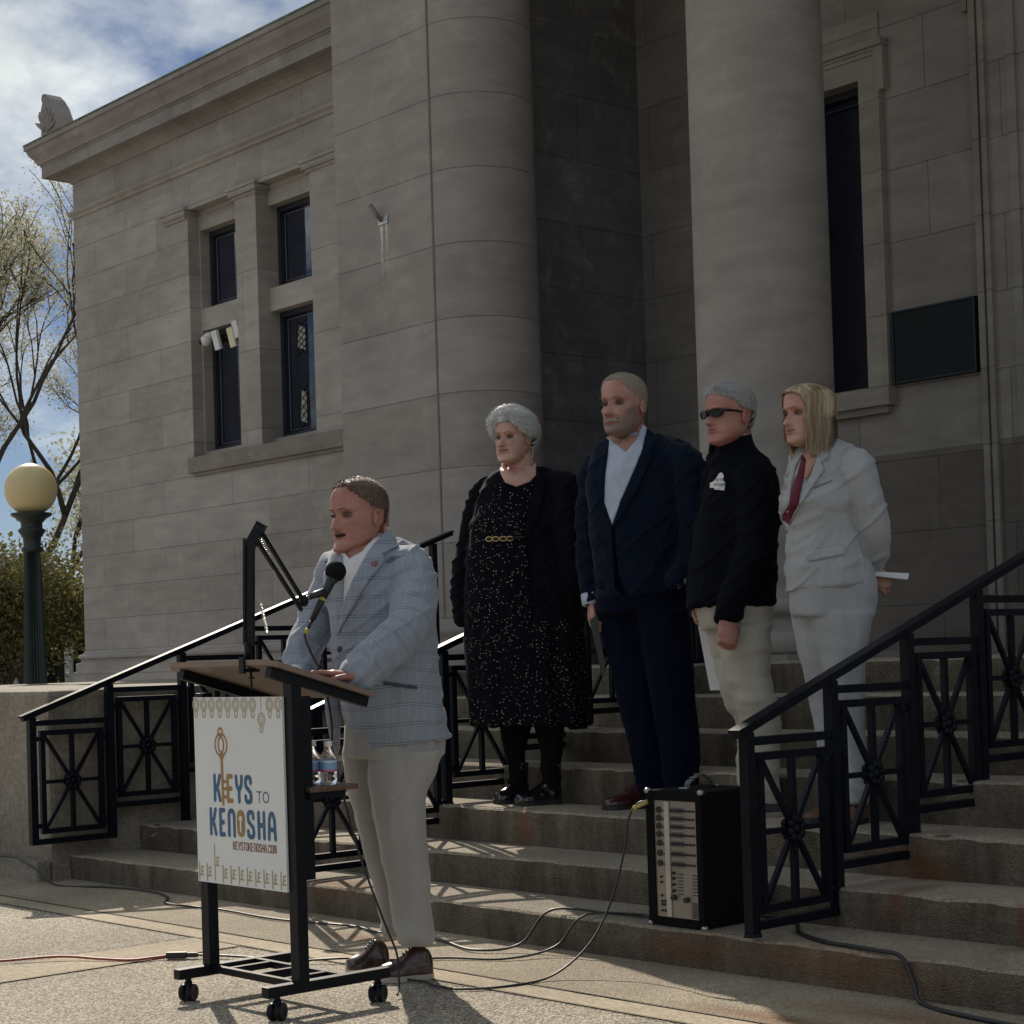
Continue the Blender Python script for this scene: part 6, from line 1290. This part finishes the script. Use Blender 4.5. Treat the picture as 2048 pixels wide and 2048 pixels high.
# ------------------------------------------------------------ man in navy suit
root, d = person('man_navy', 'tall bearded man in a navy suit with an open-necked pale blue shirt')
m_navy = cloth('navy_suit', (.006,.011,.025), .8, sheen=.08); m_navt = cloth('navy_trousers', (.004,.006,.018), .85, sheen=.03); m_blsh = cloth('pale_blue_shirt', (.46,.52,.64), var=.08, weave=1600)
jm = garment([d['torso']], [d['arm_near'], d['arm_far']], .008, 'coat', 2.2, 5); obj('jacket', jm, m_navy, root, True)
patch('shirt', jm, d['shirt'], .011, m_blsh, root); patch('neck_skin', jm, d['skin_v'], .006, sk_tan, root, .002)
for key in ('lapel_near', 'lapel_far'): patch('lapel', jm, d[key], .014, m_navy, root, .005)
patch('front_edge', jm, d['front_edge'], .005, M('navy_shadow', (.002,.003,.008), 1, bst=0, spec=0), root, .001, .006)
for i in range(3): stick('button', jm, d['btn'][i][0], d['btn'][i][1], .0055, m_white, .009, root)
obj('trousers', garment([d['hips'], d['leg_near'], d['leg_far']], [], .0085, 'leg', 4.2, 5), m_navt, root, True)
m_ox = M('oxblood_leather', (.055,.014,.014), .25, var=.25, coat=.5, bst=.04); zf_ = .43-d['base'][2]
shoe(root, d['shoe_near'][0], d['shoe_near'][1], zf_, m_ox, m_soleb, .052, .09); shoe(root, d['shoe_far'][0], d['shoe_far'][1], zf_, m_ox, m_soleb, .052, .09)
hd = d['head']; th = radians(36); m_stub = skinmat('bearded_skin', (0.45,0.265,0.205), .20, beard=(.17,.135,.115))
Hm = Head(root, hd[0][0]+.006, hd[0][1], hd[1][2]+.002, .298, th, skin=m_stub, jaw=1.12, wide=.93, smile=1.0, mouth_open=.3, beard=True, nose=1.05)
hm_bl = hairmat('cropped_fair_hair', (.20,.16,.13), (.42,.35,.29)); Hm.brow(M('brow_fair', (.24,.14,.10), .8, bst=0), .008)
Hm.hair(hm_bl, crown_mask(.86,.66,.58,.22), .008, strands=4500, slen=.020, sdir=(0,-.3,.5), seed=7, curl=.7, sw=.0006)
bm = B(); chain(bm, d['neck'], 20); obj('neck', remesh(bm, .006, 3), sk_tan, root, True)
for k_ in ('cuff_far', 'cuff_near'): 
    bm = B(); a, c = d[k_]; tube(bm, [a[:3], c[:3]], [a[3], c[3]], 16); obj('shirt_cuff', bm, m_blsh, root, True)
hn = d['hand_far']; hand(root, hn[0][:3], hn[1][:3], (-.8,-.2,0), sk_tan, .75, 1.05, 'hand', .05, thumb=1)
hm_ = root
# collar of the shirt
def collar(root, hd_, m, neck, r, h, lean=.02, name='shirt_collar', tipd=.05, th=0):
    bm = B(); n = 26; L = [[], []]; f = nose_dir(th); l = Vector((cos(th), -sin(th), 0)); c = Vector(neck[:3])
    for i in range(n):
        a = -pi+.62+(2*pi-1.24)*i/(n-1); dv = f*(-cos(a))*r*1.05+l*sin(a)*r
        dr = .5-.5*cos(a); front = max(0, abs(a)-1.9)/1.0
        L[0].append(bm.verts.new(c+dv*.93+Vector((0,0,h*.5-front*.02)))); L[1].append(bm.verts.new(c+dv*1.2+f*(.018*front)+Vector((0,0,-h*.5-front*tipd))))
    for i in range(n-1): bm.faces.new((L[0][i], L[0][i+1], L[1][i+1], L[1][i]))
    o = obj(name, fix(bm), m, root, True); s_ = o.modifiers.new('s', 'SOLIDIFY'); s_.thickness = .004; return o
nk = d['neck'][1]; collar(root, hd, m_blsh, (nk[0]-.002, nk[1], nk[2]+.012), .084, .06, th=radians(42))
# ------------------------------------------------------------ man in black jacket
root, d = person('man_black', 'grey-haired man in sunglasses, black jacket with a white sticker and khaki trousers')
m_fl = cloth('black_softshell', (.005,.006,.010), .8, sheen=.02); m_kh = cloth('khaki_chinos', (.43,.405,.35), var=.08)
def ex_(bm): chain(bm, d['collar'], 24, 4, False)
jm = garment([d['torso']], [d['arm_near'], d['arm_far']], .008, 'coat', 6.3, 5); obj('jacket', jm, m_fl, root, True)
bm = B(); n = 30; L = [[], [], []]; c0 = Vector(d['collar'][1][:3]); th = radians(54); f = nose_dir(th); l = Vector((cos(th), -sin(th), 0))
for i in range(n):
    a = -pi+.25+(2*pi-.5)*i/(n-1); dv = f*(-cos(a))*.098+l*sin(a)*.088; bk_ = .5+.5*cos(a)
    L[0].append(bm.verts.new(c0+dv*(1.08+.22*bk_)+Vector((0,0,-.085)))); L[1].append(bm.verts.new(c0+dv*1.05+Vector((0,0,-.01)))); L[2].append(bm.verts.new(c0+dv*.98+Vector((0,0,.018+.040*bk_))))
for A_, D_ in zip(L, L[1:]):
    for i in range(n-1): bm.faces.new((A_[i], A_[i+1], D_[i+1], D_[i]))
o = obj('stand_collar', fix(bm), m_fl, root, True); s_ = o.modifiers.new('s', 'SOLIDIFY'); s_.thickness = .007
m_badge = M('white_sticker', (.75,.73,.66), .5, bst=0, var=.03)
bd = patch('sticker', jm, d['badge'], .006, m_badge, root, .001, .006)
bp = d['badge']; uc = sum(p[0] for p in bp)/len(bp); zb4 = sum(p[1] for p in bp)/len(bp)-.012; yb_ = min(v.co.y for v in bd.data.vertices)-.003
bm = B(); text(bm, 'KEYS', 0, .012, .0055, .011, .003, .0022, Vector((uc-.014, yb_, zb4)), Vector((1,0,0)), Vector((0,0,1)), Vector((0,-1,0)))
text(bm, 'KENOSHA', 0, -.004, .0048, .010, .0022, .0020, Vector((uc-.022, yb_, zb4-.004)), Vector((1,0,0)), Vector((0,0,1)), Vector((0,-1,0))); obj('sticker_lettering', bm, m_blue, bd)
obj('trousers', garment([d['hips'], d['leg_near'], d['leg_far']], [], .008, 'baggy', 8.8, 4), m_kh, root, True)
m_gsh = M('grey_suede', (.06,.06,.065), .8); zf_ = .43-d['base'][2]
shoe(root, d['shoe_near'][0], d['shoe_near'][1], zf_, m_gsh, m_solew, .052, .085); shoe(root, d['shoe_far'][0], d['shoe_far'][1], zf_, m_gsh, m_solew, .052, .085)
hd = d['head']; H3 = Head(root, hd[0][0]+.002, hd[0][1], hd[1][2]+.004, .262, th, skin=sk_red, jaw=1.12, wide=1.0, nose=1.0, chin2=.6, lips=(.30,.14,.12))
hm_gr = hairmat('grey_hair', (.22,.22,.225), (.48,.47,.47)); H3.hair(hm_gr, crown_mask(.82,.70,.59,.22), .040, strands=5000, slen=.075, sdir=(0,-.8,-.35), seed=9, curl=.22, sw=.0007)
bm = B(); chain(bm, d['neck'], 20); obj('neck', remesh(bm, .006, 3), sk_red, root, True)
m_lens = M('sunglass_black', (.004,.004,.006), .18, spec=.25, bst=0)
sgl = bpy.data.objects.new('sunglasses', None); C.objects.link(sgl); sgl.parent = root
for sg in (-1, 1):
    bm = B(); V1 = []; V2 = []
    for i in range(20):
        a = i*pi/10; X = sg*.152+.118*cos(a); Z = .500+.078*sin(a)*(1 if sin(a) < 0 else .85)+.01*abs(cos(a)); Yf = .475-.95*X*X
        V1.append(bm.verts.new(H3.W(X, Yf, Z))); V2.append(bm.verts.new(H3.W(X, Yf-.03, Z)))
    bm.faces.new(V1); bm.faces.new(V2[::-1])
    for i in range(20): bm.faces.new((V1[i], V1[(i+1)%20], V2[(i+1)%20], V2[i]))
    obj('lens', fix(bm), m_lens, sgl)
    bm = B(); P = [H3.W(sg*.255, .41, .525), H3.W(sg*.325, .33, .53), H3.W(sg*.345, .15, .525), H3.W(sg*.345, 0.0, .51)]; tube(bm, P, [.014*.26,.020*.26,.016*.26,.010*.26], 8, flat=1.2); obj('temple_arm', bm, m_lens, sgl)
bm = B(); tube(bm, [H3.W(-.05,.47,.525), H3.W(0,.485,.535), H3.W(.05,.47,.525)], .003, 8); obj('bridge', bm, m_lens, sgl)
hn = d['hand_near']; hand(root, hn[0][:3], hn[1][:3], (.3,-.9,0), sk_red, .95, 1.12, 'hand', .05, thumb=-1)
bm = B(); p_ = Vector(hn[0][:3]).lerp(Vector(hn[1][:3]), .9)
hn = d['hand_far']; hand(root, hn[0][:3], hn[1][:3], (-.3,.9,0), sk_red, .9, 1.0, 'hand', .05, thumb=1); bm.free()
# ------------------------------------------------------------ woman in grey
root, d = person('woman_grey', 'woman with shoulder-length blonde hair in a pale grey trouser suit, hands behind her back')
m_lg = cloth('pale_grey_suit', (.375,.385,.40), .9, weave=1100, var=.06, sheen=.15)
jm = garment([d['torso']], [d['arm_near'], d['arm_far']], .0075, 'coat', 12.5, 4); obj('jacket', jm, m_lg, root, True)
patch('neck_skin', jm, d['skin'], .003, sk_w, root, .002); patch('blouse', jm, d['blouse'], .005, cloth('crimson_blouse', (.11,.008,.025), .5, sheen=.1), root, .002)
for key in ('lapel_near', 'lapel_far'): patch('lapel', jm, d[key], .010, m_lg, root, .004)
patch('pocket_flap', jm, d['pocket'], .006, m_lg, root, .004); patch('breast_pocket', jm, d['breast'], .004, M('seam_grey', (.16,.17,.18), .9, bst=0), root, .001)
stick('button', jm, d['button'][0], d['button'][2], .009, M('grey_button', (.16,.17,.19), .4, bst=0), .006, root)
obj('trousers', garment([d['hips'], d['leg_near'], d['leg_far']], [], .008, 'leg', 14.4, 5), cloth('pale_grey_trousers', (.36,.368,.385), .9, var=.06), root, True)
m_snd = M('tan_leather_sandal', (.14,.065,.04), .5); zf_ = .43-d['base'][2]
for k_ in ('shoe_near', 'shoe_far'): shoe(root, d[k_][0], d[k_][1], zf_, m_snd, m_soleb, .045, .055, 'sandal', 0, False)
hd = d['head']; th = radians(57); H4 = Head(root, hd[0][0]+.000, hd[0][1], hd[1][2]+.004, .262, th, skin=sk_w, jaw=.98, wide=.95, nose=.95, lips=(.33,.14,.13), chin2=.2, ears=False)
bls = [hairmat('blonde_hair', (.26,.165,.075), (.56,.41,.22)), hairmat('dark_blonde_hair', (.17,.105,.055), (.40,.28,.15)), hairmat('ash_blonde_hair', (.33,.26,.16), (.62,.52,.35))]
H4.brow(M('brow_blond', (.25,.16,.10), .8, bst=0), .007)
def bobmat(name, c0, c1, cm):
    m, t, b, co = base_mat(name); st = nd(t,'ShaderNodeMapping',{'Vector':co,'Scale':(1,1,.07)}).outputs[0]; n = noise_n(t, st, 95, 4, .7); n2 = noise_n(t, st, 34, 3, .6)
    c = mixc(t, ramp(t, n2, .40, .62), c4(cm), ramp(t, n, .35, .65, c4(c0), c4(c1))); t.links.new(c, b.inputs['Base Color']); b.inputs['Roughness'].default_value = .42; b.inputs['Specular IOR Level'].default_value = .45
    bump(t, b, mth(t,'ADD',n,mth(t,'MULTIPLY',n2,1.5)), .8, .004); return m
m_bob = bobmat('blonde_hair', (.31,.235,.15), (.62,.52,.37), (.20,.14,.085))
hr = bpy.data.objects.new('long_hair', None); C.objects.link(hr); hr.parent = root
def bob(off, zb0, m, seed, name):
    bm = B(); na, nz = 96, 40; L = []
    for i in range(na+1):
        t_ = i/na; a = -pi+2*pi*t_; row = []
        edge = .70                                            # face opening half-angle at brow height
        for j in range(nz+1):
            s = j/nz; zlow = zb0+.05*noise.noise((a*6, seed, 2))+.03*noise.noise((a*19, seed, 7)); z = .992*(1-s)+zlow*s
            X, Y, Z = H4.surf(a, max(z, .40)); w_ = 1+off*min(1, (1.0-z)*5+.25)
            if z < .40: k_ = (.40-z)/.6; w_ *= 1+.16*k_-.42*k_*k_; Y2 = Y-.03*k_; X2 = X
            else: X2, Y2 = X, Y
            cl = 1+.020*noise.noise((a*11+z*1.2, seed, z*.9))+.010*noise.noise((a*27+z, seed, z*.6)); cy = .0
            row.append(bm.verts.new(H4.W(X2*w_*cl, cy+(Y2-cy)*w_*cl, z if z > .40 else z)))
        L.append(row)
    for i in range(na):
        for j in range(nz):
            t_ = (i+.5)/na; a = abs(-pi+2*pi*t_); z = .992*(1-(j+.5)/nz)+zb0*(j+.5)/nz
            face = float(np.interp(z, [-.4,.2,.45,.62,.76,.83,.86], [1.10,1.0,.93,.90,.80,.42,0.0]))+.05*noise.noise((z*5, seed, 3))
            if a > face:
                f = bm.faces.new((L[i][j], L[i+1][j], L[i+1][j+1], L[i][j+1])); f.smooth = True
    bmesh.ops.remove_doubles(bm, verts=bm.verts, dist=1e-5); o = obj(name, fix(bm), m, hr, True); sm = o.modifiers.new('s','SOLIDIFY'); sm.thickness = .006; return o
bob(.17, -.17, m_bob, 1, 'outer_hair'); bob(.09, -.27, m_bob, 5, 'under_hair')
rnd = random.Random(8); bm = B()
for i in range(420):
    a = rnd.uniform(.85, pi)*rnd.choice((-1,1)); z0 = rnd.uniform(.60,.95); X, Y, Z = H4.surf(a, z0); X2, Y2, _z = H4.surf(a, .45); o1 = rnd.uniform(1.10,1.17); o2 = o1+rnd.uniform(0,.07); zb_ = rnd.uniform(-.27,-.02)
    P = catmull([H4.W(X*1.12, Y*1.12, Z+.01), H4.W(X2*o1, Y2*o1, .55), H4.W(X2*o2, Y2*o2, .28), H4.W(X2*o2, Y2*o2, .08), H4.W(X2*o2*.90+rnd.gauss(0,.02), Y2*o2*.92+rnd.gauss(0,.02), zb_)], 4); pr = None; w0 = rnd.uniform(.0006,.0016)
    tg = (H4.l*Y2-H4.f*X2).normalized()
    for k, q in enumerate(P):
        w_ = w0*(1-(k/len(P))**3); cur = (bm.verts.new(q-tg*w_), bm.verts.new(q+tg*w_))
        if pr: bm.faces.new((pr[0], pr[1], cur[1], cur[0]))
        pr = cur
obj('loose_strands', bm, m_bob, hr)
bm = B(); chain(bm, d['neck'], 20); obj('neck', remesh(bm, .006, 3), sk_w, root, True)
hn = d['hand']; hand(root, hn[0][:3], hn[1][:3], (0,-.9,.2), sk_w, .8, .9, 'hand', .05, thumb=1)
# collar of the speaker shirt is added here with its helper
rs = [o for o in bpy.data.objects if o.name == 'person'][0]; nk = PD['speaker']['neck'][1]; collar(rs, None, m_shirt, (nk[0]+.006, nk[1]+.005, nk[2]+.012), .092, .065, th=radians(42))

# things people hold
def held(key, name, label, cat, fn, m):
    d = PD[key]; bm = B(); fn(bm, d); mt_ = Matrix.Translation(Vector(d['base'])) @ Matrix.Rotation(atan2(.747,.665), 4, 'Z'); bmesh.ops.transform(bm, matrix=mt_, verts=bm.verts); fix(bm); tag(obj(name, bm, m), label, cat)
def slab(pts, v, th_):
    def fn(bm, d):
        A = [bm.verts.new((x, v-th_/2, z)) for x, z in pts]; D = [bm.verts.new((x, v+th_/2, z)) for x, z in pts]; bm.faces.new(A); bm.faces.new(D[::-1])
        for i in range(len(pts)): bm.faces.new((A[i], A[(i+1)%len(pts)], D[(i+1)%len(pts)], D[i]))
    return fn
fo = PD['man_navy']['folder']; held('man_navy', 'folder', 'slim black folder held in the hand of the man in the navy suit', 'folder', slab([(fo[0][0]-.012, fo[0][2]), (fo[0][0]+.022, fo[0][2]+.02), (fo[1][0]+.010, fo[1][2]), (fo[1][0]-.012, fo[1][2])], fo[0][1]-.02, .012), M('black_folder', (.012,.012,.014), .35))
hp = PD['man_black']; vv_ = hp['hand_far'][1][1]; m_paper = M('white_paper', (.72,.73,.76), .7, bst=0, var=.02)
held('man_black', 'paper_sheet', 'white sheet of paper hanging beside the khaki trousers of the man in sunglasses', 'paper', slab(hp['paper'], vv_-.02, .001), m_paper)
hp = PD['woman_grey']
def pf(bm, d):
    v = d['hand'][1][1]-.02; (x0,z0),(x1,z1),(x2,z2),(x3,z3) = d['paper']
    L = []
    for i in range(9):
        k_ = i/8; L.append([bm.verts.new((x0+(x1-x0)*k_, v-.07, z0+(z1-z0)*k_+.006*sin(k_*5)-.004)), bm.verts.new((x3+(x2-x3)*k_, v+.12, z0+(z1-z0)*k_-.032+.005*sin(k_*6+1)))])
    for a, c in zip(L, L[1:]): bm.faces.new((a[0], c[0], c[1], a[1]))
held('woman_grey', 'folded_paper', 'folded white notes held behind the back of the woman in the grey suit', 'paper', lambda bm, d: slab([(x, z) for x, z in [(d['paper'][0][0],d['paper'][0][1]+.004),(d['paper'][1][0],d['paper'][1][1]+.002),(d['paper'][2][0]-.004,d['paper'][2][1]-.004),(d['paper'][2][0]-.03,d['paper'][2][1]-.001),(d['paper'][3][0],d['paper'][3][1])]], d['hand'][1][1]-.02, .09)(bm, d), m_paper)
